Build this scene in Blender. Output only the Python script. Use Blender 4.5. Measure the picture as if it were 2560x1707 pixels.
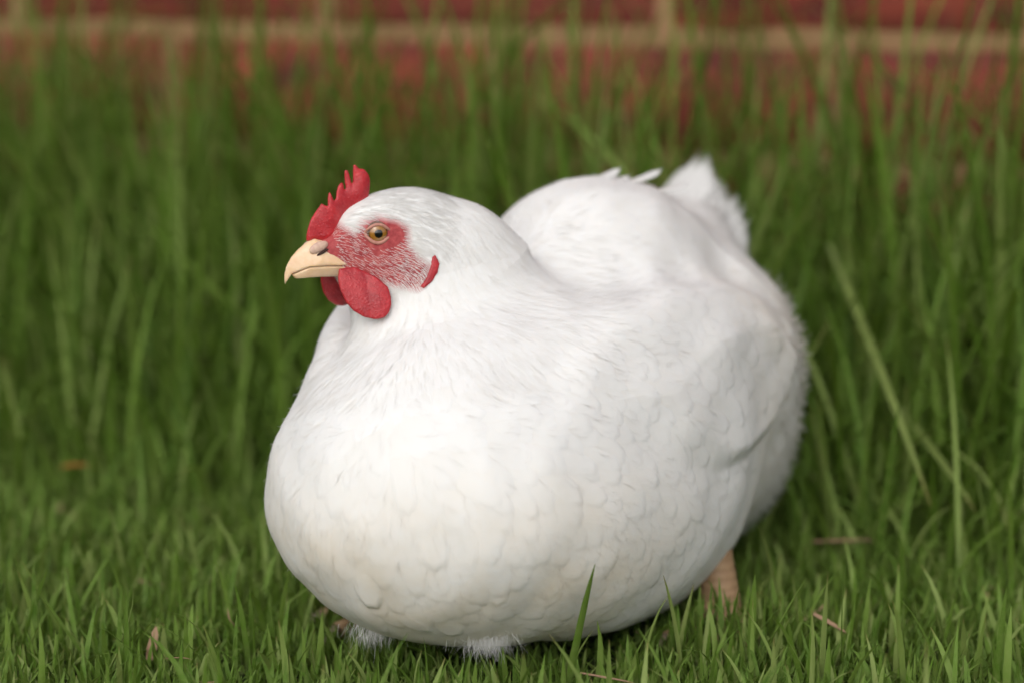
import bpy, math, random
import numpy as np

# ---------------------------------------------------------------- camera, sky, sun, exposure
scene = bpy.context.scene
for o in list(bpy.data.objects):
    bpy.data.objects.remove(o)
col = scene.collection
rng = np.random.default_rng(7)
random.seed(7)

cam_d = bpy.data.cameras.new('camera')
cam_d.lens = 85.0
cam_d.sensor_width = 36.0
cam_d.clip_start = 0.02
cam_d.clip_end = 1500.0
cam_d.dof.use_dof = True
cam_d.dof.focus_distance = 1.085
cam_d.dof.aperture_fstop = 3.9
cam = bpy.data.objects.new('camera', cam_d)
cam.location = (0.0, -1.1, 0.345)
cam.rotation_euler = (math.radians(80.0), 0.0, 0.0)
col.objects.link(cam)
scene.camera = cam

SUN_EL = math.radians(40.0)
SUN_AZ = math.radians(-164.0)          # measured from +Y towards +X: the light comes from the left of the picture
world = bpy.data.worlds.new('World')
scene.world = world
world.use_nodes = True
wn = world.node_tree
wn.nodes.clear()
w_out = wn.nodes.new('ShaderNodeOutputWorld')
w_bg = wn.nodes.new('ShaderNodeBackground')
w_sky = wn.nodes.new('ShaderNodeTexSky')
w_sky.sky_type = 'NISHITA'
w_sky.sun_disc = False
w_sky.sun_elevation = SUN_EL
w_sky.sun_rotation = SUN_AZ
w_sky.dust_density = 3.0
w_hsv = wn.nodes.new('ShaderNodeHueSaturation')      # thin overcast: a paler sky
w_hsv.inputs['Saturation'].default_value = 0.30
w_bg.inputs['Strength'].default_value = 0.15
wn.links.new(w_sky.outputs[0], w_hsv.inputs['Color'])
wn.links.new(w_hsv.outputs[0], w_bg.inputs['Color'])
wn.links.new(w_bg.outputs[0], w_out.inputs['Surface'])

sun_d = bpy.data.lights.new('sun', 'SUN')
sun_d.energy = 0.5
sun_d.angle = math.radians(75.0)
sun_d.color = (1.0, 0.95, 0.88)
sun = bpy.data.objects.new('sun', sun_d)
from mathutils import Vector, Matrix
sun_dir = Vector((math.sin(SUN_AZ) * math.cos(SUN_EL), math.cos(SUN_AZ) * math.cos(SUN_EL), math.sin(SUN_EL)))
sun.rotation_euler = sun_dir.to_track_quat('Z', 'Y').to_euler()
sun.location = sun_dir * 5
col.objects.link(sun)

scene.view_settings.view_transform = 'Standard'
scene.view_settings.look = 'None'
scene.view_settings.gamma = 1.0
scene.view_settings.exposure = 0.31
scene.view_settings.use_curve_mapping = False
scene.render.engine = 'CYCLES'
scene.cycles.use_denoising = True
scene.cycles.max_bounces = 7
scene.cycles.diffuse_bounces = 3
scene.cycles.use_adaptive_sampling = True
scene.cycles.adaptive_threshold = 0.03
scene.cycles.transmission_bounces = 5
scene.cycles.transparent_max_bounces = 7
scene.render.film_transparent = False

# ---------------------------------------------------------------- helpers
def new_obj(name, data, parent=None):
    o = bpy.data.objects.new(name, data)
    col.objects.link(o)
    if parent is not None:
        o.parent = parent
    return o

def tag(o, label=None, cat=None, group=None, kind=None):
    if label: o['label'] = label
    if cat: o['category'] = cat
    if group: o['group'] = group
    if kind: o['kind'] = kind
    return o

def empty(name, loc=(0, 0, 0)):
    o = bpy.data.objects.new(name, None)
    o.location = loc
    o.empty_display_size = 0.02
    col.objects.link(o)
    return o

def mesh_np(name, verts, faces, mat=None, smooth=True, uv=None, attrs=None, normals=None):
    """verts (n,3); faces (m,3) or (m,4) int array, or list of such arrays; uv per vertex; attrs {name: (n,) floats}"""
    verts = np.asarray(verts, dtype=np.float32)
    fl = faces if isinstance(faces, list) else [faces]
    loops = np.concatenate([np.asarray(f, dtype=np.int32).ravel() for f in fl])
    counts = np.concatenate([np.full(len(f), f.shape[1], dtype=np.int32) for f in fl])
    starts = np.concatenate([[0], np.cumsum(counts)[:-1]]).astype(np.int32)
    me = bpy.data.meshes.new(name)
    me.vertices.add(len(verts)); me.vertices.foreach_set('co', verts.ravel())
    me.loops.add(len(loops)); me.loops.foreach_set('vertex_index', loops)
    me.polygons.add(len(counts)); me.polygons.foreach_set('loop_start', starts)
    me.polygons.foreach_set('loop_total', counts)
    me.update(calc_edges=True)
    if smooth:
        me.polygons.foreach_set('use_smooth', np.ones(len(counts), dtype=bool))
    if uv is not None:
        l = me.uv_layers.new(name='UVMap')
        l.data.foreach_set('uv', np.asarray(uv, dtype=np.float32)[loops].ravel())
    for k, v in (attrs or {}).items():
        a = me.attributes.new(k, 'FLOAT', 'POINT')
        a.data.foreach_set('value', np.asarray(v, dtype=np.float32))
    if mat is not None:
        me.materials.append(mat)
    if normals is not None:
        nn = np.asarray(normals, dtype=np.float32)
        me.normals_split_custom_set_from_vertices(nn.tolist())
    return me

class NT:
    """small helper round a material's node tree"""
    def __init__(self, name):
        self.m = bpy.data.materials.new(name)
        self.m.use_nodes = True
        self.t = self.m.node_tree
        self.t.nodes.clear()
        self.out = self.n('ShaderNodeOutputMaterial')
    def n(self, typ, **kw):
        x = self.t.nodes.new(typ)
        for k, v in kw.items():
            setattr(x, k, v)
        return x
    def l(self, a, b):
        self.t.links.new(a, b)
    def val(self, node, **kw):
        for k, v in kw.items():
            node.inputs[k.replace('_', ' ')].default_value = v
        return node
    def noise(self, scale, detail=3.0, rough=0.5, coord=None, dist=0.0):
        x = self.n('ShaderNodeTexNoise')
        x.inputs['Scale'].default_value = scale
        x.inputs['Detail'].default_value = detail
        x.inputs['Roughness'].default_value = rough
        x.inputs['Distortion'].default_value = dist
        if coord is not None: self.l(coord, x.inputs['Vector'])
        return x
    def ramp(self, fac, stops):
        x = self.n('ShaderNodeValToRGB')
        e = x.color_ramp.elements
        while len(e) < len(stops): e.new(0.5)
        for i, (p, c) in enumerate(stops):
            e[i].position = p
            e[i].color = (*c, 1.0) if len(c) == 3 else c
        self.l(fac, x.inputs['Fac'])
        return x
    def mix(self, fac, a, b, blend='MIX'):
        x = self.n('ShaderNodeMix', data_type='RGBA', blend_type=blend)
        for sock, v in ((x.inputs[0], fac), (x.inputs[6], a), (x.inputs[7], b)):
            if hasattr(v, 'is_linked'): self.l(v, sock)
            elif isinstance(v, (tuple, list)): sock.default_value = (*v, 1.0) if len(v) == 3 else v
            else: sock.default_value = v
        return x.outputs[2]
    def math(self, op, a, b=None, clamp=False):
        x = self.n('ShaderNodeMath', operation=op, use_clamp=clamp)
        for sock, v in ((x.inputs[0], a), (x.inputs[1], b)):
            if v is None: continue
            if hasattr(v, 'is_linked'): self.l(v, sock)
            else: sock.default_value = v
        return x.outputs[0]
    def attr(self, name):
        return self.n('ShaderNodeAttribute', attribute_name=name)
    def bump(self, height, strength=0.3, dist=0.001):
        x = self.n('ShaderNodeBump')
        x.inputs['Strength'].default_value = strength
        x.inputs['Distance'].default_value = dist
        self.l(height, x.inputs['Height'])
        return x.outputs[0]
    def bsdf(self, color=None, rough=0.6, normal=None, spec=0.4, **kw):
        x = self.n('ShaderNodeBsdfPrincipled')
        if color is not None:
            if hasattr(color, 'is_linked'): self.l(color, x.inputs['Base Color'])
            else: x.inputs['Base Color'].default_value = (*color, 1.0)
        if hasattr(rough, 'is_linked'): self.l(rough, x.inputs['Roughness'])
        else: x.inputs['Roughness'].default_value = rough
        x.inputs['Specular IOR Level'].default_value = spec
        if normal is not None: self.l(normal, x.inputs['Normal'])
        for k, v in kw.items():
            x.inputs[k.replace('_', ' ')].default_value = v
        return x
    def finish(self, shader):
        self.l(shader, self.out.inputs['Surface'])
        return self.m

def unit(v):
    return v / np.maximum(np.linalg.norm(v, axis=-1, keepdims=True), 1e-12)
# ---------------------------------------------------------------- materials
def plume_nodes(m, tc):
    """white plumage colour and barb relief from the per-feather attributes"""
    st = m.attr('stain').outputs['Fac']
    rv = m.attr('fid').outputs['Fac']
    along, across = m.attr('ft').outputs['Fac'], m.attr('fw').outputs['Fac']
    base = m.ramp(along, [(0.0, (0.735, 0.72, 0.69)), (0.6, (0.745, 0.737, 0.72)), (1.0, (0.752, 0.747, 0.737))]).outputs[0]
    base = m.mix(m.math('MULTIPLY', rv, 0.10), base, (0.70, 0.67, 0.62))
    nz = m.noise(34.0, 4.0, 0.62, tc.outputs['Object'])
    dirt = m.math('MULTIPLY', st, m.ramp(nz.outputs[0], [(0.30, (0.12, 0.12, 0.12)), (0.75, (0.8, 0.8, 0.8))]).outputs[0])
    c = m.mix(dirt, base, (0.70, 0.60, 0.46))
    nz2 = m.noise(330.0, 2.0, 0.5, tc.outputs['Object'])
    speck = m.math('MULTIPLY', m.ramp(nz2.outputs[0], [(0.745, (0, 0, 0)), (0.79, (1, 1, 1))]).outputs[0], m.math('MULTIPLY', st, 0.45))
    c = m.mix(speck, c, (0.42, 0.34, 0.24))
    ab = m.math('ABSOLUTE', across)
    ph = m.math('ADD', m.math('MULTIPLY', along, 30.0), m.math('MULTIPLY', ab, -14.0))
    cv = m.n('ShaderNodeCombineXYZ'); m.l(ph, cv.inputs[0]); m.l(m.math('ADD', m.math('MULTIPLY', m.math('SIGN', across), 7.3), m.math('MULTIPLY', rv, 50.0)), cv.inputs[1])
    barb = m.noise(1.0, 2.0, 0.6, cv.outputs[0]).outputs[0]
    return c, barb, rv, along, ab

def mat_feather(name, fringe):
    m = NT(name)
    tc = m.n('ShaderNodeTexCoord')
    c, barb, rv, along, ab = plume_nodes(m, tc)
    b = m.bsdf(c, 0.65, m.bump(barb, 0.10, 0.0004), 0.2)
    t = m.n('ShaderNodeBsdfTranslucent'); m.l(c, t.inputs['Color'])
    mx = m.n('ShaderNodeMixShader'); mx.inputs[0].default_value = 0.30
    m.l(b.outputs[0], mx.inputs[1]); m.l(t.outputs[0], mx.inputs[2])
    if not fringe:
        return m.finish(mx.outputs[0])
    # the vane thins out into loose barbs at its rim
    tipe = m.math('MAXIMUM', m.math('MULTIPLY', m.math('SUBTRACT', along, 0.70), 3.33), 0.0)
    a4 = m.math('MULTIPLY', m.math('MULTIPLY', ab, ab), m.math('MULTIPLY', ab, ab))
    e = m.math('SQRT', m.math('ADD', m.math('MULTIPLY', tipe, tipe), a4))
    a = m.math('ADD', m.math('MULTIPLY', m.math('SUBTRACT', 1.0, e), 1.8), m.math('MULTIPLY', m.math('SUBTRACT', barb, 0.5), 1.3), clamp=True)
    tr = m.n('ShaderNodeBsdfTransparent')
    m2 = m.n('ShaderNodeMixShader'); m.l(a, m2.inputs[0]); m.l(tr.outputs[0], m2.inputs[1]); m.l(mx.outputs[0], m2.inputs[2])
    return m.finish(m2.outputs[0])

def mat_vane():
    m = NT('white_vane')
    tc = m.n('ShaderNodeTexCoord')
    c, barb, rv, along, ab = plume_nodes(m, tc)
    b = m.bsdf(c, 0.6, m.bump(barb, 0.2, 0.0004), 0.22)
    return m.finish(b.outputs[0])

def mat_skin_body():
    """the hen's body: white plumage, red bare skin on the face"""
    m = NT('hen_body')
    tc = m.n('ShaderNodeTexCoord')
    c0, barb, rv, along, ab = plume_nodes(m, tc)
    red = m.attr('red').outputs['Fac']
    n1 = m.noise(300.0, 4.0, 0.65, tc.outputs['Object'])
    n2 = m.noise(1300.0, 3.0, 0.6, tc.outputs['Object'])
    rc = m.ramp(n1.outputs[0], [(0.30, (0.26, 0.030, 0.036)), (0.55, (0.42, 0.070, 0.072)), (0.75, (0.52, 0.15, 0.13))]).outputs[0]
    c = m.mix(red, c0, rc)
    hgt = m.math('ADD', m.math('MULTIPLY', barb, m.math('SUBTRACT', 1.0, red)), m.math('MULTIPLY', n2.outputs[0], m.math('MULTIPLY', red, 2.5)))
    b = m.bsdf(c, 0.6, m.bump(hgt, 0.16, 0.0005), 0.22, Subsurface_Weight=0.30, Subsurface_Scale=0.005)
    b.inputs['Subsurface Radius'].default_value = (1.0, 0.85, 0.75)
    return m.finish(b.outputs[0])

def mat_red(name, lo, hi, scale):
    m = NT(name)
    tc = m.n('ShaderNodeTexCoord')
    n0 = m.noise(150.0, 4.0, 0.65, tc.outputs['Object'], 0.6)
    n2 = m.noise(scale, 3.0, 0.65, tc.outputs['Object'])
    vo = m.n('ShaderNodeTexVoronoi'); vo.inputs['Scale'].default_value = scale * 0.9
    m.l(tc.outputs['Object'], vo.inputs['Vector'])
    c = m.ramp(n0.outputs[0], [(0.28, lo), (0.72, hi)]).outputs[0]
    pap = m.ramp(vo.outputs['Distance'], [(0.0, (1, 1, 1)), (0.5, (0, 0, 0))]).outputs[0]
    c = m.mix(m.math('MULTIPLY', m.math('MULTIPLY', pap, n2.outputs[0]), 0.30), c, (0.66, 0.18, 0.18))
    h = m.math('ADD', m.math('MULTIPLY', pap, 0.6), m.math('MULTIPLY', n2.outputs[0], 1.2))
    b = m.bsdf(c, 0.42, m.bump(h, 0.38, 0.0007), 0.45, Subsurface_Weight=0.35, Subsurface_Scale=0.003)
    b.inputs['Subsurface Radius'].default_value = (1.0, 0.22, 0.18)
    return m.finish(b.outputs[0])

def mat_horn():
    m = NT('beak_horn')
    tc = m.n('ShaderNodeTexCoord')
    n1 = m.noise(150.0, 3.0, 0.6, tc.outputs['Object'])
    n2 = m.noise(700.0, 3.0, 0.6, tc.outputs['Object'])
    c = m.ramp(n1.outputs[0], [(0.3, (0.69, 0.45, 0.25)), (0.68, (0.78, 0.57, 0.38))]).outputs[0]
    b = m.bsdf(c, 0.36, m.bump(n2.outputs[0], 0.12, 0.0006), 0.5, Subsurface_Weight=0.3, Subsurface_Scale=0.004)
    b.inputs['Subsurface Radius'].default_value = (1.0, 0.6, 0.25)
    return m.finish(b.outputs[0])

def mat_plain(name, c, rough=0.5, spec=0.4, nscale=None, c2=None, bump=0.0, **kw):
    m = NT(name)
    nrm = None; colr = c
    if nscale:
        tc = m.n('ShaderNodeTexCoord')
        n1 = m.noise(nscale, 3.0, 0.6, tc.outputs['Object'])
        colr = m.ramp(n1.outputs[0], [(0.3, c), (0.7, c2 or c)]).outputs[0]
        if bump: nrm = m.bump(n1.outputs[0], bump, 0.001)
    b = m.bsdf(colr, rough, nrm, spec, **kw)
    return m.finish(b.outputs[0])

def mat_iris():
    m = NT('amber_iris')
    uv = m.n('ShaderNodeUVMap'); sep = m.n('ShaderNodeSeparateXYZ'); m.l(uv.outputs[0], sep.inputs[0])
    mp = m.n('ShaderNodeCombineXYZ')
    m.l(m.math('MULTIPLY', sep.outputs[1], 60.0), mp.inputs[0]); m.l(m.math('MULTIPLY', sep.outputs[0], 3.0), mp.inputs[1])
    nz = m.noise(1.0, 3.0, 0.6, mp.outputs[0])
    rad = m.ramp(sep.outputs[0], [(0.36, (0.05, 0.020, 0.005)), (0.50, (0.36, 0.165, 0.022)), (0.80, (0.33, 0.135, 0.014)), (0.95, (0.035, 0.015, 0.006))]).outputs[0]
    c = m.mix(m.math('MULTIPLY', nz.outputs[0], 0.5), rad, (0.16, 0.06, 0.01))
    b = m.bsdf(c, 0.25, None, 0.5, Coat_Weight=1.0, Coat_Roughness=0.02)
    return m.finish(b.outputs[0])

def mat_grass(name, cols, tip, trans=0.35, wash=0.0):
    m = NT(name)
    uv = m.n('ShaderNodeUVMap'); sep = m.n('ShaderNodeSeparateXYZ'); m.l(uv.outputs[0], sep.inputs[0])
    r = m.attr('rnd').outputs['Fac']
    n = len(cols)
    base = m.ramp(r, [(i / (n - 1), c) for i, c in enumerate(cols)]).outputs[0]
    tc = m.n('ShaderNodeTexCoord')
    nz = m.noise(240.0, 3.0, 0.6, tc.outputs['Object'])
    base = m.mix(m.ramp(nz.outputs[0], [(0.35, (0, 0, 0)), (0.7, (0.45, 0.45, 0.45))]).outputs[0], base, tip)
    # pale sheath near the root, dry tip on some
    base = m.mix(m.ramp(sep.outputs[0], [(0.0, (0.75,) * 3), (0.22, (0, 0, 0))]).outputs[0], base, (0.13, 0.16, 0.06))
    tipf = m.math('MULTIPLY', m.ramp(sep.outputs[0], [(0.86, (0, 0, 0)), (1.0, (1, 1, 1))]).outputs[0], m.math('GREATER_THAN', r, 0.72))
    base = m.mix(tipf, base, (0.22, 0.17, 0.06))
    # parallel veins
    vein = m.math('SINE', m.math('MULTIPLY', sep.outputs[1], 34.0))
    b = m.bsdf(base, 0.55, m.bump(vein, 0.25, 0.0002), 0.22)
    t = m.n('ShaderNodeBsdfTranslucent')
    m.l(m.mix(0.5, base, (0.15, 0.22, 0.012)), t.inputs['Color'])
    mx = m.n('ShaderNodeMixShader'); mx.inputs[0].default_value = trans
    m.l(b.outputs[0], mx.inputs[1]); m.l(t.outputs[0], mx.inputs[2])
    return m.finish(mx.outputs[0])

def mat_soil():
    m = NT('lawn_soil')
    tc = m.n('ShaderNodeTexCoord')
    n1 = m.noise(9.0, 5.0, 0.6, tc.outputs['Object'])
    n2 = m.noise(260.0, 4.0, 0.7, tc.outputs['Object'])
    c = m.ramp(n2.outputs[0], [(0.3, (0.026, 0.026, 0.011)), (0.55, (0.045, 0.070, 0.016)), (0.8, (0.11, 0.105, 0.055))]).outputs[0]
    c = m.mix(m.math('MULTIPLY', n1.outputs[0], 0.6), c, (0.030, 0.055, 0.012))
    b = m.bsdf(c, 0.9, m.bump(n2.outputs[0], 0.8, 0.006), 0.2)
    return m.finish(b.outputs[0])

def mat_brick():
    m = NT('red_brick')
    tc = m.n('ShaderNodeTexCoord')
    oi = m.n('ShaderNodeObjectInfo')
    ofs = m.n('ShaderNodeVectorMath', operation='ADD')
    m.l(tc.outputs['Object'], ofs.inputs[0]); m.l(oi.outputs['Location'], ofs.inputs[1])
    mp = m.n('ShaderNodeMapping'); mp.inputs['Scale'].default_value = (0.6, 1.0, 2.2)
    m.l(ofs.outputs[0], mp.inputs['Vector'])
    n1 = m.noise(22.0, 5.0, 0.65, mp.outputs[0], 0.8)
    n2 = m.noise(90.0, 4.0, 0.6, ofs.outputs[0])
    n3 = m.noise(480.0, 3.0, 0.6, ofs.outputs[0])
    c = m.ramp(n1.outputs[0], [(0.28, (0.060, 0.022, 0.020)), (0.44, (0.170, 0.040, 0.028)), (0.60, (0.280, 0.060, 0.038)), (0.78, (0.34, 0.115, 0.065))]).outputs[0]
    c = m.mix(m.ramp(n2.outputs[0], [(0.55, (0, 0, 0)), (0.75, (0.6, 0.6, 0.6))]).outputs[0], c, (0.16, 0.085, 0.075))
    c = m.mix(m.math('MULTIPLY', oi.outputs['Random'], 0.5), c, (0.13, 0.036, 0.030))
    h = m.math('ADD', n2.outputs[0], m.math('MULTIPLY', n3.outputs[0], 0.4))
    b = m.bsdf(c, 0.7, m.bump(h, 0.5, 0.003), 0.12)
    return m.finish(b.outputs[0])

def mat_mortar():
    m = NT('tan_mortar')
    tc = m.n('ShaderNodeTexCoord')
    n1 = m.noise(30.0, 4.0, 0.6, tc.outputs['Object'])
    n2 = m.noise(700.0, 3.0, 0.6, tc.outputs['Object'])
    c = m.ramp(n1.outputs[0], [(0.3, (0.25, 0.145, 0.072)), (0.7, (0.38, 0.23, 0.118))]).outputs[0]
    b = m.bsdf(c, 0.9, m.bump(n2.outputs[0], 0.6, 0.003), 0.2)
    return m.finish(b.outputs[0])

def mat_shank():
    m = NT('leg_scales')
    tc = m.n('ShaderNodeTexCoord')
    n1 = m.noise(60.0, 3.0, 0.6, tc.outputs['Object'])
    wv = m.n('ShaderNodeTexWave', wave_type='BANDS', bands_direction='Z')
    wv.inputs['Scale'].default_value = 75.0; wv.inputs['Distortion'].default_value = 2.5; wv.inputs['Detail'].default_value = 1.5
    m.l(tc.outputs['Object'], wv.inputs['Vector'])
    c = m.ramp(n1.outputs[0], [(0.3, (0.32, 0.20, 0.11)), (0.7, (0.46, 0.31, 0.17))]).outputs[0]
    c = m.mix(m.math('MULTIPLY', m.math('SUBTRACT', 1.0, wv.outputs['Fac']), 0.22), c, (0.22, 0.12, 0.08))
    b = m.bsdf(c, 0.55, m.bump(wv.outputs['Fac'], 0.3, 0.0008), 0.3)
    return m.finish(b.outputs[0])

M = dict(
    feather=mat_feather('white_feather', True), bristle=mat_feather('white_bristle', False), skin=mat_skin_body(),
    comb=mat_red('red_comb', (0.34, 0.010, 0.018), (0.54, 0.028, 0.036), 900.0),
    wattle=mat_red('red_wattle', (0.28, 0.008, 0.015), (0.48, 0.022, 0.030), 800.0),
    horn=mat_horn(),
    cere=mat_plain('nostril_skin', (0.52, 0.32, 0.26), 0.5, 0.35, 500.0, (0.66, 0.48, 0.36), 0.2),
    dark=mat_plain('nostril_dark', (0.03, 0.016, 0.014), 0.7, 0.2, 300.0, (0.05, 0.025, 0.02)),
    iris=mat_iris(),
    pupil=mat_plain('black_pupil', (0.004, 0.004, 0.005), 0.15, 0.5, 90.0, (0.006, 0.006, 0.006), 0.0, Coat_Weight=1.0, Coat_Roughness=0.02),
    sclera=mat_plain('eye_white', (0.12, 0.07, 0.05), 0.2, 0.5, 300.0, (0.20, 0.13, 0.09), 0.0, Coat_Weight=1.0, Coat_Roughness=0.03),
    lid=mat_plain('eyelid_skin', (0.40, 0.16, 0.13), 0.5, 0.35, 700.0, (0.52, 0.26, 0.19), 0.3),
    shank=mat_shank(),
    claw=mat_plain('claw_horn', (0.25, 0.19, 0.14), 0.4, 0.4, 200.0, (0.34, 0.26, 0.18)),
    lawn=mat_grass('lawn_blades', [(0.062, 0.130, 0.012), (0.108, 0.214, 0.021), (0.172, 0.284, 0.044), (0.275, 0.345, 0.105)], (0.250, 0.325, 0.095)),
    tall=mat_grass('tall_blades', [(0.046, 0.110, 0.007), (0.094, 0.192, 0.014), (0.156, 0.268, 0.035), (0.260, 0.330, 0.095)], (0.225, 0.302, 0.076)),
    straw=mat_plain('dry_straw', (0.26, 0.15, 0.09), 0.8, 0.2, 60.0, (0.42, 0.28, 0.18), 0.3),
    leaf=mat_plain('dry_leaf_orange', (0.30, 0.12, 0.03), 0.7, 0.2, 80.0, (0.40, 0.19, 0.05), 0.3),
    vane=mat_vane(), soil=mat_soil(), brick=mat_brick(), mortar=mat_mortar(),
)
# ---------------------------------------------------------------- the hen: one implicit body, in world metres
PSI = math.radians(27.0)
BF = np.array([-math.sin(PSI), -math.cos(PSI), 0.0])     # the bird's forward
BL = np.array([math.cos(PSI), -math.sin(PSI), 0.0])      # the bird's left
BU = np.array([0.0, 0.0, 1.0])
BASE = np.array([0.012, 0.070, 0.0])
THETA = math.radians(25.0)                                # the head is turned to the bird's right
HF = np.array([-math.cos(THETA), -math.sin(THETA), 0.0])
HL = np.array([math.sin(THETA), -math.cos(THETA), 0.0])
HO = np.array([-0.0660, 0.0054, 0.2023])                  # middle of the head between the eyes

def bp(a, s, z):
    return BASE + a * BF + s * BL + z * BU
def hp(f, l, u):                                          # head coordinates in millimetres
    return HO + (f * HF + l * HL + u * BU) * 0.001

def to_body(p):
    q = p - BASE
    return np.stack([q @ BF, q @ BL, q[..., 2]], -1)
def to_head(p):
    q = (p - HO) * 1000.0
    return np.stack([q @ HF, q @ HL, q[..., 2]], -1)

def rotm(yaw=0, pitch=0, roll=0):
    cy, sy = math.cos(math.radians(yaw)), math.sin(math.radians(yaw))
    cp, sp = math.cos(math.radians(pitch)), math.sin(math.radians(pitch))
    cr, sr = math.cos(math.radians(roll)), math.sin(math.radians(roll))
    rz = np.array([[cy, -sy, 0], [sy, cy, 0], [0, 0, 1]])
    ry = np.array([[cp, 0, -sp], [0, 1, 0], [sp, 0, cp]])  # positive pitch lifts the front
    rx = np.array([[1, 0, 0], [0, cr, -sr], [0, sr, cr]])
    return rz @ ry @ rx

def ell(q, c, r, rot=None):
    d = q - np.array(c)
    if rot is not None:
        d = d @ rot
    r = np.array(r)
    k0 = np.linalg.norm(d / r, axis=-1)
    k1 = np.linalg.norm(d / (r * r), axis=-1)
    return k0 * (k0 - 1.0) / np.maximum(k1, 1e-6)
def cone(q, a, ra, b, rb):
    a = np.array(a); b = np.array(b)
    ab = b - a
    t = np.clip(((q - a) @ ab) / (ab @ ab), 0, 1)
    return np.linalg.norm(q - a - t[..., None] * ab, axis=-1) - (ra + (rb - ra) * t)
def smin(a, b, k):
    h = np.clip(0.5 + 0.5 * (b - a) / k, 0, 1)
    return b + (a - b) * h - k * h * (1 - h)
def smax(a, b, k):
    return -smin(-a, -b, k)

def poly_sdf(f, u, P):
    P = np.asarray(P, float)
    x = np.stack([f, u], -1)
    d = np.full(f.shape, 1e9); ins = np.zeros(f.shape, bool)
    for a, b in zip(P, np.roll(P, -1, 0)):
        e = b - a
        t = np.clip(((x - a) @ e) / (e @ e), 0, 1)
        d = np.minimum(d, np.linalg.norm(x - a - t[..., None] * e, axis=-1))
        c = ((a[1] <= x[..., 1]) & (b[1] > x[..., 1])) | ((b[1] <= x[..., 1]) & (a[1] > x[..., 1]))
        xi = a[0] + (x[..., 1] - a[1]) * (e[0] / (e[1] if abs(e[1]) > 1e-9 else 1e-9))
        ins ^= c & (x[..., 0] < xi)
    return np.where(ins, -d, d)
WING = [(0.095, 0.130), (0.075, 0.108), (0.050, 0.094), (0.020, 0.085), (-0.020, 0.085), (-0.060, 0.090), (-0.088, 0.104), (-0.098, 0.125), (-0.092, 0.148), (-0.070, 0.165), (-0.020, 0.172), (0.040, 0.165), (0.080, 0.150)]
_wa, _wz = np.arange(-0.110, 0.1101, 0.001), np.arange(0.070, 0.1901, 0.001)
_WA, _WZ = np.meshgrid(_wa, _wz, indexing='ij')
_wd = 0.0105 + 0.036 * np.clip(_WA / 0.07, 0, 1) + 0.028 * np.clip((_WZ - 0.125) / 0.04, 0, 1)
_wt = np.clip(-poly_sdf(_WA, _WZ, WING) / _wd, 0, 1)
WING_T = _wt * _wt * (3 - 2 * _wt)
def wing_plate(q, d):
    """the folded wing lies on the flank as a plate: crisp lower and rear edge, soft at the shoulder"""
    u = np.clip((q[..., 0] + 0.110) * 1000.0, 0, len(_wa) - 1.001); v = np.clip((q[..., 2] - 0.070) * 1000.0, 0, len(_wz) - 1.001)
    i, j = u.astype(int), v.astype(int); fu, fv = u - i, v - j
    t = (WING_T[i, j] * (1 - fu) + WING_T[i + 1, j] * fu) * (1 - fv) + (WING_T[i, j + 1] * (1 - fu) + WING_T[i + 1, j + 1] * fu) * fv
    return d - 0.0046 * t * np.clip((np.abs(q[..., 1]) - 0.03) / 0.02, 0, 1)

WING_ROT = rotm(yaw=-9, pitch=4, roll=-14)
WING_ROT_F = rotm(yaw=9, pitch=4, roll=14)
def sdf(p):
    q = to_body(p)
    d = ell(q, (0.000, 0.0, 0.098), (0.154, 0.090, 0.083))
    d = smin(d, ell(q, (0.078, 0.0, 0.081), (0.095, 0.089, 0.070)), 0.025)
    d = smin(d, ell(q, (-0.055, 0.006, 0.162), (0.072, 0.056, 0.053)), 0.020)
    d = smin(d, ell(q, (0.000, 0.048, 0.064), (0.098, 0.052, 0.056)), 0.035)
    d = smin(d, ell(q, (-0.085, -0.055, 0.060), (0.055, 0.038, 0.045)), 0.02)
    d = smin(d, ell(q, (-0.105, 0.045, 0.070), (0.045, 0.038, 0.050)), 0.02)
    d = smin(d, cone(q, (-0.118, 0.010, 0.135), 0.064, (-0.180, 0.006, 0.180), 0.018), 0.03)
    # loose feathering of the rump beside the wing tip
    d = smin(d, ell(q, (-0.122, 0.056, 0.102), (0.044, 0.030, 0.060)), 0.024)
    # folded wings
    d = smin(d, ell(q, (-0.014, 0.066, 0.117), (0.098, 0.021, 0.052), WING_ROT), 0.030)
    d = smin(d, ell(q, (0.018, -0.066, 0.110), (0.092, 0.025, 0.058), WING_ROT_F), 0.012)
    d = wing_plate(q, d)
    # loose lie of the feather tracts
    x, y, z = q[..., 0], q[..., 1], q[..., 2]
    lump = np.sin(x * 118 + 2.1 * np.sin(y * 61)) * np.sin(y * 104 + 1.7 + 1.5 * np.sin(z * 70)) * np.sin(z * 96 + 0.6) + 0.7 * np.sin(x * 57 + z * 49 + 0.9) * np.sin(y * 66 - z * 41)
    d = d - 0.0008 * lump
    # neck and cape: broad seen from the side of the turned head, thinner through
    h = to_head(p)
    hs = h * np.array([1.0, 1.8, 1.0])
    e = smin(cone(hs, (-46, 16, -76), 66, (-36, 1, -32), 45), cone(hs, (-36, 1, -32), 45, (-22, 0, -4), 19), 12)
    d = smin(d, e * 0.0008, 0.008)
    # head
    e = ell(h, (-10, 0, 0), (25, 14.5, 16.5))
    e = smin(e, cone(h, (0, 0, -4), 12.5, (20, 0, -9), 6.6), 8)
    e = smin(e, cone(h, (-14, 0, -14), 15, (8, 0, -16), 9.5), 8)
    d = smin(d, e * 0.001, 0.010)
    return d

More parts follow.
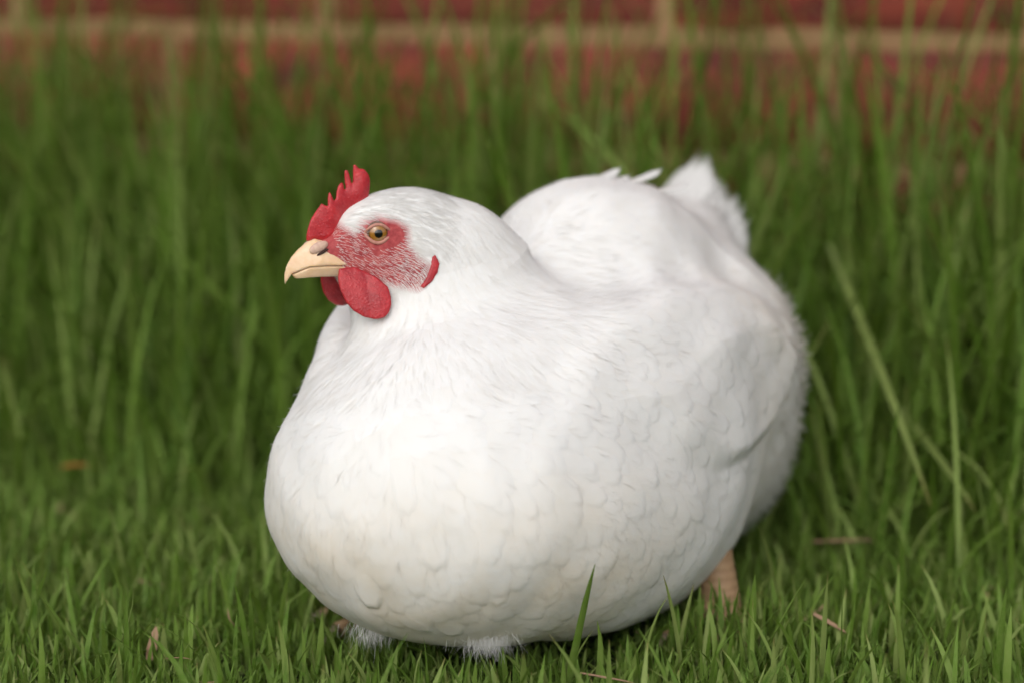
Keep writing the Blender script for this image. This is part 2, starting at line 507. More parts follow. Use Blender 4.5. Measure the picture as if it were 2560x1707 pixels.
def grad(p, e=4e-4):
    k = np.array([[1, -1, -1], [-1, -1, 1], [-1, 1, -1], [1, 1, 1]], dtype=float)
    g = sum(kk * sdf(p + e * kk)[..., None] for kk in k)
    return unit(g)
def on_surface(p, h=0.0, it=3):
    for _ in range(it):
        n = grad(p)
        p = p - n * np.clip(sdf(p) - h, -0.02, 0.02)[..., None]
    return p

def axis(lo, hi, f0, f1, fine, coarse):
    a = [lo]
    while a[-1] < hi:
        x = a[-1]
        dist = max(f0 - x, x - f1, 0.0)
        a.append(x + fine + (coarse - fine) * min(1.0, dist / 0.05))
    return np.array(a)

def surface_nets(f, xs, ys, zs):
    s = f < 0
    cnt = np.zeros(tuple(n - 1 for n in f.shape), dtype=np.int8)
    for i in (0, 1):
        for j in (0, 1):
            for k in (0, 1):
                cnt += s[i:f.shape[0]-1+i, j:f.shape[1]-1+j, k:f.shape[2]-1+k]
    act = np.argwhere((cnt > 0) & (cnt < 8))
    idx = np.full(cnt.shape, -1, dtype=np.int64)
    idx[tuple(act.T)] = np.arange(len(act))
    acc = np.zeros((len(act), 3)); num = np.zeros(len(act))
    corners = [(i, j, k) for i in (0, 1) for j in (0, 1) for k in (0, 1)]
    X = (xs, ys, zs)
    for c in corners:
        for ax in range(3):
            if c[ax]: continue
            c2 = list(c); c2[ax] = 1
            ia = act + np.array(c); ib = act + np.array(c2)
            fa = f[tuple(ia.T)]; fb = f[tuple(ib.T)]
            m = (fa < 0) != (fb < 0)
            t = np.where(m, fa / np.where(m, fa - fb, 1), 0)
            pa = np.stack([X[d][ia[:, d]] for d in range(3)], -1)
            pb = np.stack([X[d][ib[:, d]] for d in range(3)], -1)
            acc[m] += (pa + (pb - pa) * t[:, None])[m]; num[m] += 1
    verts = acc / num[:, None]
    quads = []
    for ax in range(3):
        sl0 = [slice(1, -1)] * 3; sl1 = [slice(1, -1)] * 3
        sl0[ax] = slice(0, -1); sl1[ax] = slice(1, None)
        a = s[tuple(sl0)]; b = s[tuple(sl1)]
        e = np.argwhere(a != b)
        if len(e) == 0: continue
        flip = a[tuple(e.T)]
        off = np.array([1, 1, 1]); off[ax] = 0
        e = e + off
        u, v = (ax + 1) % 3, (ax + 2) % 3
        def cell(du, dv):
            c = e.copy(); c[:, u] += du; c[:, v] += dv
            return idx[tuple(c.T)]
        q = np.stack([cell(-1, -1), cell(0, -1), cell(0, 0), cell(-1, 0)], -1)
        q[~flip] = q[~flip][:, ::-1]
        quads.append(q)
    return verts, np.concatenate(quads)

def subdivide(v, q):
    """split every quad into four"""
    n = len(v)
    e = np.sort(np.concatenate([q[:, [0, 1]], q[:, [1, 2]], q[:, [2, 3]], q[:, [3, 0]]]), 1)
    key = e[:, 0] * n + e[:, 1]
    uk, inv = np.unique(key, return_inverse=True)
    mid = 0.5 * (v[uk // n] + v[uk % n])
    cen = v[q].mean(1)
    m = len(q)
    ei = n + inv.reshape(4, m)
    ci = n + len(uk) + np.arange(m)
    out = []
    for k in range(4):
        out.append(np.stack([q[:, k], ei[k], ci, ei[(k + 3) % 4]], -1))
    return np.concatenate([v, mid, cen]), np.concatenate(out)

xs = axis(-0.16, 0.21, HO[0]-0.042, HO[0]+0.075, 0.0019, 0.0042)
ys = axis(-0.14, 0.33, HO[1]-0.045, HO[1]+0.050, 0.0019, 0.0042)
zs = axis(-0.01, 0.26, HO[2]-0.075, HO[2]+0.030, 0.0019, 0.0042)
G = np.stack(np.meshgrid(xs, ys, zs, indexing='ij'), -1)
FLD = np.concatenate([sdf(G[i:i+8]) for i in range(0, len(xs), 8)])
bv, bq = surface_nets(FLD, xs, ys, zs)
bv = on_surface(bv, 0.0, 2)
# ---------------------------------------------------------------- ground
def ground_mesh():
    g = np.concatenate([-np.geomspace(400, 1.6, 22), np.linspace(-1.5, 1.5, 61), np.geomspace(1.6, 400, 22)])
    X, Y = np.meshgrid(g, g, indexing='ij')
    Z = 0.004 * np.sin(X * 9.1 + 1.3) * np.sin(Y * 7.7) * (np.hypot(X, Y) < 3)
    Z = Z - 0.004
    n = len(g)
    v = np.stack([X, Y, Z], -1).reshape(-1, 3)
    i = np.arange(n * n).reshape(n, n)
    f = np.stack([i[:-1, :-1], i[1:, :-1], i[1:, 1:], i[:-1, 1:]], -1).reshape(-1, 4)
    return mesh_np('lawn_ground', v, f, M['soil'])
lawn = tag(new_obj('lawn_ground', ground_mesh()), kind='structure')

# ---------------------------------------------------------------- brick wall behind the tall grass
WALL_YAW = math.radians(-18.0)
WALL_O = np.array([0.0, 0.600, 0.0])
PITCH, COURSE, JOINT = 0.2495, 0.086, 0.0105
wall = empty('brick_wall', WALL_O)
wall.rotation_euler = (0, 0, WALL_YAW)
tag(wall, 'red brick wall with tan mortar joints behind the tall grass', 'wall')

def brick_mesh(k):
    r = random.Random(100 + k)
    L, H, D = PITCH - JOINT, COURSE - JOINT, 0.105
    bev = 0.0035
    v, f = [], []
    nx = 7
    def ring(y, ins):
        pts = []
        for i in range(nx):
            t = -L / 2 + ins + (L - 2 * ins) * i / (nx - 1)
            pts.append((t, y, H / 2 - ins + r.uniform(-0.0012, 0.0008)))
        for i in range(nx):
            t = L / 2 - ins - (L - 2 * ins) * i / (nx - 1)
            pts.append((t, y, -H / 2 + ins + r.uniform(-0.0008, 0.0012)))
        return pts
    for y, ins in ((D, 0.0), (bev, 0.0), (0.0, bev * r.uniform(0.8, 1.4))):
        v += ring(y, ins)
    n = 2 * nx
    for a in range(2):
        for i in range(n):
            j = (i + 1) % n
            f.append((a * n + i, (a + 1) * n + i, (a + 1) * n + j, a * n + j))
    o = 2 * n
    for i in range(nx - 1):
        f.append((o + i, o + n - 1 - i, o + n - 2 - i, o + i + 1))
    return mesh_np('brick', v, np.array(f), M['brick'], smooth=False)
brick_meshes = [brick_mesh(k) for k in range(6)]
Z_BED = 0.2625                      # middle of the bed joint seen along the top of the picture
rb = random.Random(5)
for row in range(-3, 10):
    z = Z_BED + COURSE * (row + 0.5)
    off = 0.2337 if row % 2 else 0.1092         # perpends of this course
    for i in range(-9, 9):
        b = new_obj('brick', brick_meshes[rb.randrange(6)], wall)
        b.location = (off + PITCH * (i + 0.5), rb.uniform(-0.0015, 0.0015), z)
        b.rotation_euler = (rb.uniform(-.006, .006), rb.uniform(-.004, .004), rb.uniform(-.006, .006))
def mortar_mesh():
    x0, x1, z0, z1 = -2.2, 2.2, -0.02, Z_BED + COURSE * 10 + 0.002
    nx, nz = 220, 60
    X, Z = np.meshgrid(np.linspace(x0, x1, nx), np.linspace(z0, z1, nz), indexing='ij')
    Y = 0.0030 + 0.0010 * np.sin(X * 61 + Z * 40) * np.sin(Z * 83 - X * 13)
    v = np.stack([X, Y, Z], -1).reshape(-1, 3)
    vb = v.copy(); vb[:, 1] = 0.11
    i = np.arange(nx * nz).reshape(nx, nz)
    f = np.stack([i[:-1, :-1], i[1:, :-1], i[1:, 1:], i[:-1, 1:]], -1).reshape(-1, 4)
    k = len(v)
    rim = np.concatenate([i[:, 0], i[-1, 1:], i[-2::-1, -1], i[0, -2:0:-1]])
    r2 = np.roll(rim, -1)
    fr = np.stack([r2, rim, rim + k, r2 + k], -1)
    return mesh_np('mortar', np.concatenate([v, vb]), np.concatenate([f, f[:, ::-1] + k, fr]), M['mortar'])
new_obj('mortar', mortar_mesh(), wall)
# ---------------------------------------------------------------- hen
hen = empty('hen', BASE)
tag(hen, 'plump white hen with red comb and wattles crouching on the lawn', 'hen')
def hen_part(name, verts, faces, mat, parent=None, origin=None, **kw):
    """verts in world metres; the object sits at the hen's base (or under its parent part)"""
    o = new_obj(name, mesh_np(name, np.asarray(verts) - BASE, faces, mat, **kw), parent or hen)
    return o

# ---- face mask: bare red skin, in head coordinates (f, u)
FACE = [(34, -2), (31, 3), (24, 6), (16, 4), (11, 0), (7, 5), (1, 7.5), (-8, 5.5), (-13, 2), (-12.5, -6), (-17, -12), (-21, -15), (-20, -21), (-15, -26), (-4, -24), (4, -22), (14, -22), (24, -19), (34, -14)]
LOBE = [(-24.0, -10.0), (-25.6, -14.3), (-24.4, -18.4), (-21.7, -22.0), (-17.1, -25.4), (-15.6, -24.4), (-18.8, -20.3), (-21.0, -15.6), (-22.2, -11.2)]
def face_d(p):
    h = to_head(p)
    d = poly_sdf(h[..., 0], h[..., 1 + 1], FACE)
    return np.where((h[..., 0] < -40), 50.0, d)

# ---- implicit pieces of the head, meshed from a small grid in head millimetres
def head_piece(name, fn, lo, hi, step, mat, parent=None):
    ax = [np.arange(lo[i], hi[i] + step, step) for i in range(3)]
    g = np.stack(np.meshgrid(*ax, indexing='ij'), -1)
    v, q = surface_nets(fn(g), *ax)
    # one smoothing pass pulls the surface-net steps flat
    nb = np.zeros_like(v); ct = np.zeros(len(v))
    for a, b in ((0, 1), (1, 2), (2, 3), (3, 0)):
        np.add.at(nb, q[:, a], v[q[:, b]]); np.add.at(nb, q[:, b], v[q[:, a]])
        np.add.at(ct, q[:, a], 1); np.add.at(ct, q[:, b], 1)
    v = 0.5 * v + 0.5 * nb / np.maximum(ct, 1)[:, None]
    w = HO + (v[:, :1] * HF + v[:, 1:2] * HL + v[:, 2:3] * BU) * 0.001
    return hen_part(name, w, q[:, ::-1] if np.linalg.det(np.stack([HF, HL, BU])) < 0 else q, mat, parent)

COMB = [(30.5, -3.7), (30.4, -0.8), (29.9, 1.8), (28.5, 5.9), (26.0, 9.4), (24.0, 12.0), (23.0, 13.4), (21.6, 12.6), (20.5, 12.0), (20.1, 16.0), (19.3, 19.0), (18.3, 17.2), (17.2, 14.2), (16.2, 15.3), (15.8, 17.9), (14.6, 20.9), (13.1, 22.3), (11.9, 22.0), (11.5, 19.0), (11.0, 19.5), (11.2, 24.0), (11.2, 27.4), (10.2, 28.2), (9.2, 27.1), (8.5, 24.4), (7.7, 20.5), (7.4, 27.0), (7.1, 30.5), (6.1, 30.2), (4.4, 28.4), (2.0, 28.1), (0.1, 26.1), (-0.9, 23.4), (-0.9, 20.5), (-0.5, 16), (1, 12), (8, 9), (12, 4), (18, -3), (24, -5)]
def comb_f(g):
    f, l, u = g[..., 0], g[..., 1], g[..., 2]
    d2 = poly_sdf(f[:, 0], u[:, 0], COMB)[:, None, :]
    wob = 0.7 * np.sin(f * 0.42) + 0.5 * np.sin(u * 0.35 + f * 0.2)
    th = 0.55 + 1.1 * np.clip(-d2 / 6.0, 0, 1) ** 0.6 + 1.8 * np.clip((9 - u) / 14, 0, 1) * np.clip(-d2 / 3, 0, 1)
    return smax(np.broadcast_to(d2, f.shape), np.abs(l - wob) - th, 0.9)
head_piece('comb', comb_f, (-4, -6, -8), (34, 6, 33), 0.5, M['comb'])

UPPER = [(27.0, -2.5), (30.5, -4.2), (34.4, -7.0), (38.0, -10.3), (40.6, -14.5), (41.8, -18.6), (41.8, -21.8), (41.1, -23.0), (40.1, -21.4), (38.2, -18.1), (31.2, -15.0), (24.5, -14.5), (18.4, -14.7), (14, -14.7), (9.4, -16.0), (5.0, -18.0), (4.6, -16.8), (9, -13.8), (14, -11.2), (18, -8.0), (22, -4.0)]
CULM = [(14, -6), (22, -3.4), (27.0, -2.5), (30.5, -4.2), (34.4, -7.0), (38.0, -10.3), (40.6, -14.5), (41.8, -18.6), (41.8, -21.8)]
def line_d(f, u, P):
    P = np.asarray(P, float); x = np.stack([f, u], -1); d = np.full(f.shape, 1e9)
    for a, b in zip(P[:-1], P[1:]):
        e = b - a; t = np.clip(((x - a) @ e) / (e @ e), 0, 1)
        d = np.minimum(d, np.linalg.norm(x - a - t[..., None] * e, axis=-1))
    return d
def upper_f(g):
    f, l, u = g[..., 0], g[..., 1], g[..., 2]
    d2 = poly_sdf(f[:, 0], u[:, 0], UPPER)[:, None, :]
    dc = line_d(f[:, 0], u[:, 0], CULM)[:, None, :]
    W = np.interp(f, [4, 12, 20, 28, 34, 39, 42], [10.4, 9.6, 8.6, 7.0, 5.0, 2.8, 1.6])
    w = W * np.sqrt(np.clip(dc / 9.0, 0.0, 1))
    return smax(np.broadcast_to(d2, f.shape), np.abs(l) - w, 0.8)
beak = head_piece('upper_beak', upper_f, (2, -12, -25), (44, 12, 0), 0.55, M['horn'])
LOWER = [(38.0, -18.6), (31.0, -15.2), (24.5, -14.7), (18.0, -14.9), (9, -16.3), (5, -18.5), (10, -20.4), (18, -20.2), (26, -20.0), (31, -20.2), (36, -20.6)]
def lower_f(g):
    f, l, u = g[..., 0], g[..., 1], g[..., 2]
    d2 = poly_sdf(f[:, 0], u[:, 0], LOWER)[:, None, :]
    W = np.interp(f, [4, 12, 20, 28, 34, 38.5], [9.8, 8.9, 7.9, 6.2, 4.2, 1.6])
    w = W * np.sqrt(np.clip((u + 22.5) / 7.0, 0.02, 1))
    return smax(np.broadcast_to(d2, f.shape), np.abs(l) - w, 0.7)
head_piece('lower_beak', lower_f, (2, -12, -24), (41, 12, -13), 0.55, M['horn'])
for sgn in (1, -1):
    rn = rotm(0, -22)
    o = head_piece('nostril', lambda g: ell(g, (26.4, sgn * 4.9, -6.2), (4.9, 1.6, 2.5), rn), (18, -10, -12), (34, 10, 0), 0.45, M['cere'])
    head_piece('opening', lambda g: ell(g, (24.9, sgn * 6.0, -8.3), (3.3, 1.2, 0.65), rotm(0, -27)), (17, -10, -13), (34, 10, -2), 0.4, M['dark'], o)

WAT = [(17.5, -15.5), (18.6, -20.7), (18.1, -25.0), (16.2, -30.5), (13.0, -34.6), (8.8, -37.4), (4.2, -38.6), (0.4, -37.9), (-2.2, -35.6), (-3.7, -32.2), (-4.0, -28.6), (-3.2, -24.0), (1.3, -19.4), (9.7, -15.0)]
def wattle_f(sgn, df):
    def fn(g):
        f, l, u = g[..., 0] - df, g[..., 1] * sgn, g[..., 2]
        d2 = poly_sdf(f[:, 0], u[:, 0], WAT)[:, None, :]
        mid = 12.2 + 0.30 * (-u - 16) + 0.65 * np.clip(6 - f, 0, 12) + 0.5 * np.sin(f * 0.35) - 0.012 * (f - 6) ** 2 + 0.03 * np.clip(-u - 30, 0, 20)
        th = 0.7 + 1.5 * np.clip(-d2 / 8.0, 0, 1) ** 0.7
        return smax(np.broadcast_to(d2, f.shape), np.abs(l - mid) - th, 1.2)
    return fn
head_piece('wattle', wattle_f(1, 1.5), (-9, 2, -44), (24, 36, -12), 0.55, M['wattle'])
head_piece('wattle', wattle_f(-1, 1.0), (-7, -36, -44), (24, -2, -12), 0.55, M['wattle'])
for sgn in (1, -1):
    def lobe_f(g):
        f, l, u = g[..., 0], g[..., 1], g[..., 2]
        d2 = poly_sdf(f[:, 0], u[:, 0], LOBE)[:, None, :]
        w = HO + (g[..., :1] * HF + g[..., 1:2] * HL + g[..., 2:3] * BU) * 0.001
        s = sdf(w) * 1000
        v = smax(np.broadcast_to(d2, f.shape), np.abs(s - 0.4) - 0.9, 1.2)
        return np.where(l * sgn > 0, v, 5.0)
    head_piece('earlobe', lobe_f, (-29, 4 if sgn > 0 else -44, -28), (-12, 44 if sgn > 0 else -4, -7), 0.6, M['wattle'])

# ---- eyes
def cap(c, axis_, r, a0, a1, nr, ns):
    ax = unit(np.asarray(axis_, float)); e1 = unit(np.cross(ax, BU)); e2 = np.cross(ax, e1)
    v, uv = [], []
    for i in range(nr + 1):
        a = a0 + (a1 - a0) * i / nr
        for j in range(ns):
            t = 2 * math.pi * j / ns
            v.append(c + r * (math.cos(a) * ax + math.sin(a) * (math.cos(t) * e1 + math.sin(t) * e2)))
            uv.append((math.sin(a) / max(math.sin(a1), 1e-6), j / ns))
    i = np.arange((nr + 1) * ns).reshape(nr + 1, ns)
    f = np.stack([i[:-1], np.roll(i[:-1], -1, 1), np.roll(i[1:], -1, 1), i[1:]], -1).reshape(-1, 4)
    return np.array(v), f[:, ::-1], np.array(uv)
EYE_R = 0.0062
for sgn in (1, -1):
    c = hp(0.3, sgn * 10.3, 0.0)
    ax = sgn * HL + 0.22 * HF
    v, f, uv = cap(c, ax, EYE_R, 0.01, math.pi - 0.01, 20, 32)
    ball = hen_part('eyeball', v, f, M['sclera'], uv=uv)
    v, f, uv = cap(c, ax, EYE_R + 0.00006, 0.02, math.asin(4.45 / 6.26), 10, 40)
    hen_part('iris', v, f, M['iris'], ball, uv=uv)
    v, f, uv = cap(c, ax, EYE_R + 0.00012, 0.002, math.asin(1.85 / 6.32), 6, 32)
    hen_part('pupil', v, f, M['pupil'], ball, uv=uv)
    # lids: a soft almond ring lying on the ball
    n, k = 48, 8
    axu = unit(ax); e1 = unit(HF - (HF @ axu) * axu); e2 = np.cross(axu, e1) * sgn
    e2 = BU - (BU @ axu) * axu; e2 = unit(e2)
    vv = []
    for i in range(n):
        t = 2 * math.pi * i / n
        ct, st_ = math.cos(t), math.sin(t)
        rx = 4.8 + (0.9 * max(0, abs(ct) - 0.8) / 0.2)
        ry = 4.05 if st_ > 0 else 4.3
        x, y = rx * ct * 0.001, ry * st_ * 0.001
        tube = (0.75 if st_ > 0 else 0.9) * 0.001
        rr = math.hypot(x, y)
        dz = math.sqrt(max((EYE_R + 0.0002) ** 2 - rr * rr, 1e-9)) if rr < EYE_R else 0.0018
        cen = c + x * e1 + y * e2 + dz * axu
        out = unit((x * e1 + y * e2))
        for j in range(k):
            a = 2 * math.pi * j / k
            vv.append(cen + tube * (math.cos(a) * out + math.sin(a) * axu))
    i = np.arange(n * k).reshape(n, k)
    ff = np.stack([i, np.roll(i, -1, 0), np.roll(np.roll(i, -1, 0), -1, 1), np.roll(i, -1, 1)], -1).reshape(-1, 4)
    hen_part('eyelid', vv, ff, M['lid'], ball)

# ---------------------------------------------------------------- plumage
tri = np.concatenate([bq[:, [0, 1, 2]], bq[:, [0, 2, 3]]])
def sample(n):
    a, b, c = bv[tri[:, 0]], bv[tri[:, 1]], bv[tri[:, 2]]
    ar = np.linalg.norm(np.cross(b - a, c - a), axis=-1)
    t = rng.choice(len(tri), n, p=ar / ar.sum())
    r1, r2 = np.sqrt(rng.random(n)), rng.random(n)
    return a[t] * (1 - r1)[:, None] + b[t] * (r1 * (1 - r2))[:, None] + c[t] * (r1 * r2)[:, None]
def thin(p, rad):
    """dart throwing: keep points that are at least rad apart"""
    cell = float(np.max(rad)); grid = {}; keep = []
    key = np.floor(p / cell).astype(int)
    for i in range(len(p)):
        kx, ky, kz = key[i]; ok = True
        for dx in (-1, 0, 1):
            for dy in (-1, 0, 1):
                for dz in (-1, 0, 1):
                    for j in grid.get((kx+dx, ky+dy, kz+dz), ()):
                        d = p[i] - p[j]
                        if d @ d < rad[i] * rad[i]:
                            ok = False; break
                    if not ok: break
                if not ok: break
            if not ok: break
        if ok:
            grid.setdefault((kx, ky, kz), []).append(i); keep.append(i)
    return np.array(keep)

def head_w(p):                       # 1 on the head, 0 on the body
    h = to_head(p)
    r = np.linalg.norm((h - np.array([-6, 0, -4])) / np.array([30, 22, 26]), axis=-1)
    return np.clip((1.45 - r) / 0.5, 0, 1)
NECK_A, NECK_B = bp(0.060, 0.0, 0.120), bp(0.074, -0.032, 0.200)
def neck_t(p):
    ab = NECK_B - NECK_A
    return ((p - NECK_A) @ ab) / (ab @ ab)
def neck_w(p):                       # hackle cape
    q = to_body(p)
    rad = np.hypot(q[:, 0] - 0.068, q[:, 1] + 0.012)
    zb = 0.108 + 0.007 * np.sin(q[:, 1] * 75 + 1.0) + 0.005 * np.sin(q[:, 0] * 110 + q[:, 1] * 60)
    w = np.clip((q[:, 2] - zb) / 0.03, 0, 1) * np.clip((0.088 - rad) / 0.016, 0, 1)
    return np.maximum(w, np.clip((q[:, 2] - 0.165) / 0.01, 0, 1) * (q[:, 0] > 0.015))
TAIL_DIR = unit(-0.78 * BF + 0.62 * BU)
def flow(p, n):
    q = to_body(p)
    hw, nw = head_w(p)[:, None], neck_w(p)[:, None]
    top = np.clip(n[:, 2], 0, 1)[:, None]
    d = -BF - BU * (0.55 * (1 - top))
    fr = np.clip((n @ BF), 0, 1)[:, None]
    d = d - BU * 1.0 * fr
    tl = np.clip((-q[:, 0] - 0.11) / 0.04, 0, 1)[:, None] * (q[:, 2] > 0.13)[:, None]
    d = d * (1 - tl) + TAIL_DIR * tl * 1.4
    cx = unit((p - bp(0.068, -0.02, 0.17)) * np.array([1, 1, 0.0]))
    d = d * (1 - nw) + (-BU * 1.0 + cx * 0.5 - BF * 0.45) * nw
    d = d * (1 - hw) + (-HF * 1.0 - BU * 0.45) * hw
    d = d - (d * n).sum(-1, keepdims=True) * n
    return unit(d)

def feather_batch(p, L, W, nl, nw, lift, prof, tilt=None, jag=0.0, cup=0.0006, hug=True, hroot=-0.0012, curl=0.0, spread=0.12, soft=0.8):
    """p (n,3) roots on the body; returns verts, quads, uv for one mesh of all the feathers"""
    n = len(p)
    nr = grad(p); d = flow(p, nr)
    s = np.cross(nr, d)
    ang = rng.normal(0, spread, n)[:, None] if tilt is None else np.asarray(tilt)[:, None]
    d = d * np.cos(ang) + s * np.sin(ang); s = np.cross(nr, d)
    t = 1 - (1 - np.linspace(0, 1, nl + 1)) ** 1.35; w = np.linspace(-1, 1, nw + 1)
    T, Wg = np.meshgrid(t, w, indexing='ij')
    P = prof(T)
    L = np.broadcast_to(L, (n,)); W = np.broadcast_to(W, (n,)); lift = np.broadcast_to(lift, (n,))
    edge = (np.abs(Wg) > 0.99) | (T > 0.999)
    jx = rng.normal(0, jag, (n,) + T.shape) * edge
    jt = rng.normal(0, jag * 0.8, (n,) + T.shape) * (T > 0.6) * (T > t[-3])
    tip = 1 - 0.16 * (Wg ** 2) * T ** 3
    tt = (T * tip)[None] + jt
    ww = (Wg * P)[None] * (1 + jx)
    bend = rng.normal(0, 0.05, n)[:, None, None] * tt ** 2
    V = p[:, None, None, :] + d[:, None, None, :] * (tt * L[:, None, None])[..., None] + s[:, None, None, :] * (ww * 0.5 * W[:, None, None] + bend * L[:, None, None])[..., None]
    rl = rng.normal(0, 0.12, n) * lift
    hh = hroot + (lift + rl)[:, None, None] * T[None] ** 1.2 - hroot * T[None] - cup * (Wg ** 2)[None] * T[None] + curl * T[None] ** 3
    if hug:
        sh = V.shape
        V = V.reshape(-1, 3); H = hh.reshape(-1)
        for _ in range(2):
            g = grad(V, 1.0e-3)
            V = V - g * np.clip(sdf(V) - H, -0.012, 0.012)[:, None]
        V = V.reshape(sh)
    else:
        V = V + nr[:, None, None, :] * hh[..., None]
    k = (nl + 1) * (nw + 1)
    i = np.arange(k).reshape(nl + 1, nw + 1)
    q = np.stack([i[:-1, :-1], i[1:, :-1], i[1:, 1:], i[:-1, 1:]], -1).reshape(-1, 4)[:, ::-1]
    F = (q[None] + (np.arange(n) * k)[:, None, None]).reshape(-1, 4)
    uv = np.stack([np.broadcast_to(T, (n,) + T.shape), np.broadcast_to(Wg, (n,) + T.shape)], -1).reshape(-1, 2)
    V = V.reshape(-1, 3)
    q3 = to_body(V)
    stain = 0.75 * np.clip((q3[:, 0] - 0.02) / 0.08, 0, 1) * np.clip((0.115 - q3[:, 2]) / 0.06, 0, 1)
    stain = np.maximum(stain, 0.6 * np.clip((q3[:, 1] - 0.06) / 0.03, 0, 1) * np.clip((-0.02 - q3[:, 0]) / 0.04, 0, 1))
    fid = np.repeat(rng.random(n), k)
    # shading normals: mostly the smooth body under the vane
    a_, b_, c_ = V[F[:, 0]], V[F[:, 1]], V[F[:, 2]]
    fn = np.cross(b_ - a_, c_ - a_)
    vn = np.zeros_like(V)
    for kk in range(4): np.add.at(vn, F[:, kk], fn)
    vn = unit(vn); gn = grad(V, 1.5e-3)
    if (vn * gn).sum(-1).mean() < 0:
        F = F[:, ::-1]; vn = -vn
    nrm = unit(vn * (1 - soft) + gn * soft)
    return V, F, uv, stain, fid, nrm

def plume_obj(name, parts, parent=hen, label=None, mat='feather'):
    vs, fs, us, ss, ids, ns, o = [], [], [], [], [], [], 0
    for v, f, u, s, fi, nn in parts:
        vs.append(v); fs.append(f + o); us.append(u); ss.append(s); ids.append(fi); ns.append(nn); o += len(v)
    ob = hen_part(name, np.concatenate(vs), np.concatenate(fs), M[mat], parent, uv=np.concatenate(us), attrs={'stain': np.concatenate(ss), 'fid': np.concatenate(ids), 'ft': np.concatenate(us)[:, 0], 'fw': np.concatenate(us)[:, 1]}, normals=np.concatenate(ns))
    return tag(ob, label=label, kind='stuff')

broad = lambda T: np.interp(T, [0, 0.15, 0.4, 0.65, 0.85, 0.95, 1.0], [0.35, 0.6, 0.92, 1.0, 0.84, 0.58, 0.30])
lance = lambda T: np.interp(T, [0, 0.2, 0.5, 0.8, 1.0], [0.5, 0.9, 1.0, 0.62, 0.08])
hairp = lambda T: np.interp(T, [0, 0.3, 1.0], [1.0, 0.9, 0.15])

# ---- the plumage is modelled into the body: every feather is a shallow shingle in one continuous surface
sv, sq = bv, bq
for _ in range(2):
    sv, sq = subdivide(sv, sq)
    sv = on_surface(sv, 0.0, 1)
SN = grad(sv)
SH = np.zeros(len(sv)); S_T = np.full(len(sv), 0.3); S_W = np.zeros(len(sv)); S_I = np.zeros(len(sv))
class Cells:
    def __init__(self, p, c):
        self.c = c; self.o = p.min(0) - c
        k = np.floor((p - self.o) / c).astype(np.int64)
        self.key = (k[:, 0] * 512 + k[:, 1]) * 512 + k[:, 2]
        self.ord = np.argsort(self.key, kind='stable'); ks = self.key[self.ord]
        u, st = np.unique(ks, return_index=True)
        self.d = dict(zip(u.tolist(), zip(st.tolist(), np.append(st[1:], len(ks)).tolist())))
    def near(self, q):
        x, y, z = np.floor((q - self.o) / self.c).astype(int)
        r = []
        for i in (-1, 0, 1):
            for j in (-1, 0, 1):
                for k in (-1, 0, 1):
                    s = self.d.get(((x + i) * 512 + y + j) * 512 + z + k)
                    if s: r.append(self.ord[s[0]:s[1]])
        return np.concatenate(r) if r else np.zeros(0, int)
def stamp(p, L, W, lift, cell, spread=0.15, tipcut=0.75):
    """press overlapping feather vanes into the surface heights"""
    n = len(p); nr = grad(p); d = flow(p, nr); s = np.cross(nr, d)
    a = rng.normal(0, spread, n)[:, None]
    d = d * np.cos(a) + s * np.sin(a); s = np.cross(nr, d)
    cells = Cells(sv, cell); ids = rng.random(n)
    for i in range(n):
        c = p[i] + d[i] * (0.5 * L[i])
        k = cells.near(c)
        if not len(k): continue
        r = sv[k] - p[i]
        t = (r @ d[i]) / L[i]; w = (r @ s[i]) / (0.5 * W[i]); o = r @ nr[i]
        # outline: parallel sides closing in a round tip
        tt = np.maximum((t - (1 - tipcut * W[i] / L[i])) / (tipcut * W[i] / L[i]), 0)
        rad = np.sqrt(w * w + tt * tt) + 0.03 * np.sin(w * 9 + ids[i] * 40) * (t > 0.6)
        m = (t > 0) & (rad < 1) & (np.abs(o) < 0.35 * L[i])
        if not m.any(): continue
        k = k[m]; t = t[m]; w = w[m]; rad = rad[m]
        ed = np.clip((1 - rad) / 0.48, 0, 1); ed = ed * (2 - ed)
        hgt = lift[i] * (0.15 + 0.85 * t) * ed * (1 + 0.10 * (1 - np.abs(w)))
        b = hgt > SH[k]
        kb = k[b]
        SH[kb] = hgt[b]; S_T[kb] = t[b]; S_W[kb] = w[b]; S_I[kb] = ids[i]

cand = sample(60000)
fd = np.where(head_w(cand) > 0.02, face_d(cand), 50.0)
hwc, nwc = head_w(cand), neck_w(cand)
qb = to_body(cand)
# breast, back and flanks
sel = np.where((nwc < 0.9) & (hwc < 0.1))[0]
def size_w(p):                       # small feathers next to the neck, full size lower down
    q = to_body(p)
    r = np.linalg.norm(q - np.array([0.070, -0.012, 0.165]), axis=-1)
    return np.clip((r - 0.045) / 0.065, 0.0, 1.0)
sz = 0.36 + 0.64 * size_w(cand[sel])
ok_ = thin(cand[sel], 0.0068 * sz); sel = sel[ok_]; sz = sz[ok_]
pb = cand[sel]; qq = to_body(pb)
wing_w = np.clip((np.abs(qq[:, 1]) - 0.05) / 0.02, 0, 1) * (qq[:, 2] > 0.075) * (qq[:, 0] < 0.06)
top_w = np.clip((qq[:, 2] - 0.15) / 0.03, 0, 1)
Lb = rng.uniform(0.019, 0.028, len(pb)) * (1 + 0.15 * wing_w) * sz
Wb = rng.uniform(0.011, 0.018, len(pb)) * sz
lift = rng.uniform(0.00036, 0.00074, len(pb)) * (1 + 0.1 * wing_w) * (1 - 0.45 * top_w) * sz
lift = lift * np.where(rng.random(len(pb)) < 0.06, 1.5, 1.0)
stamp(pb, Lb, Wb, lift, 0.016, 0.2)
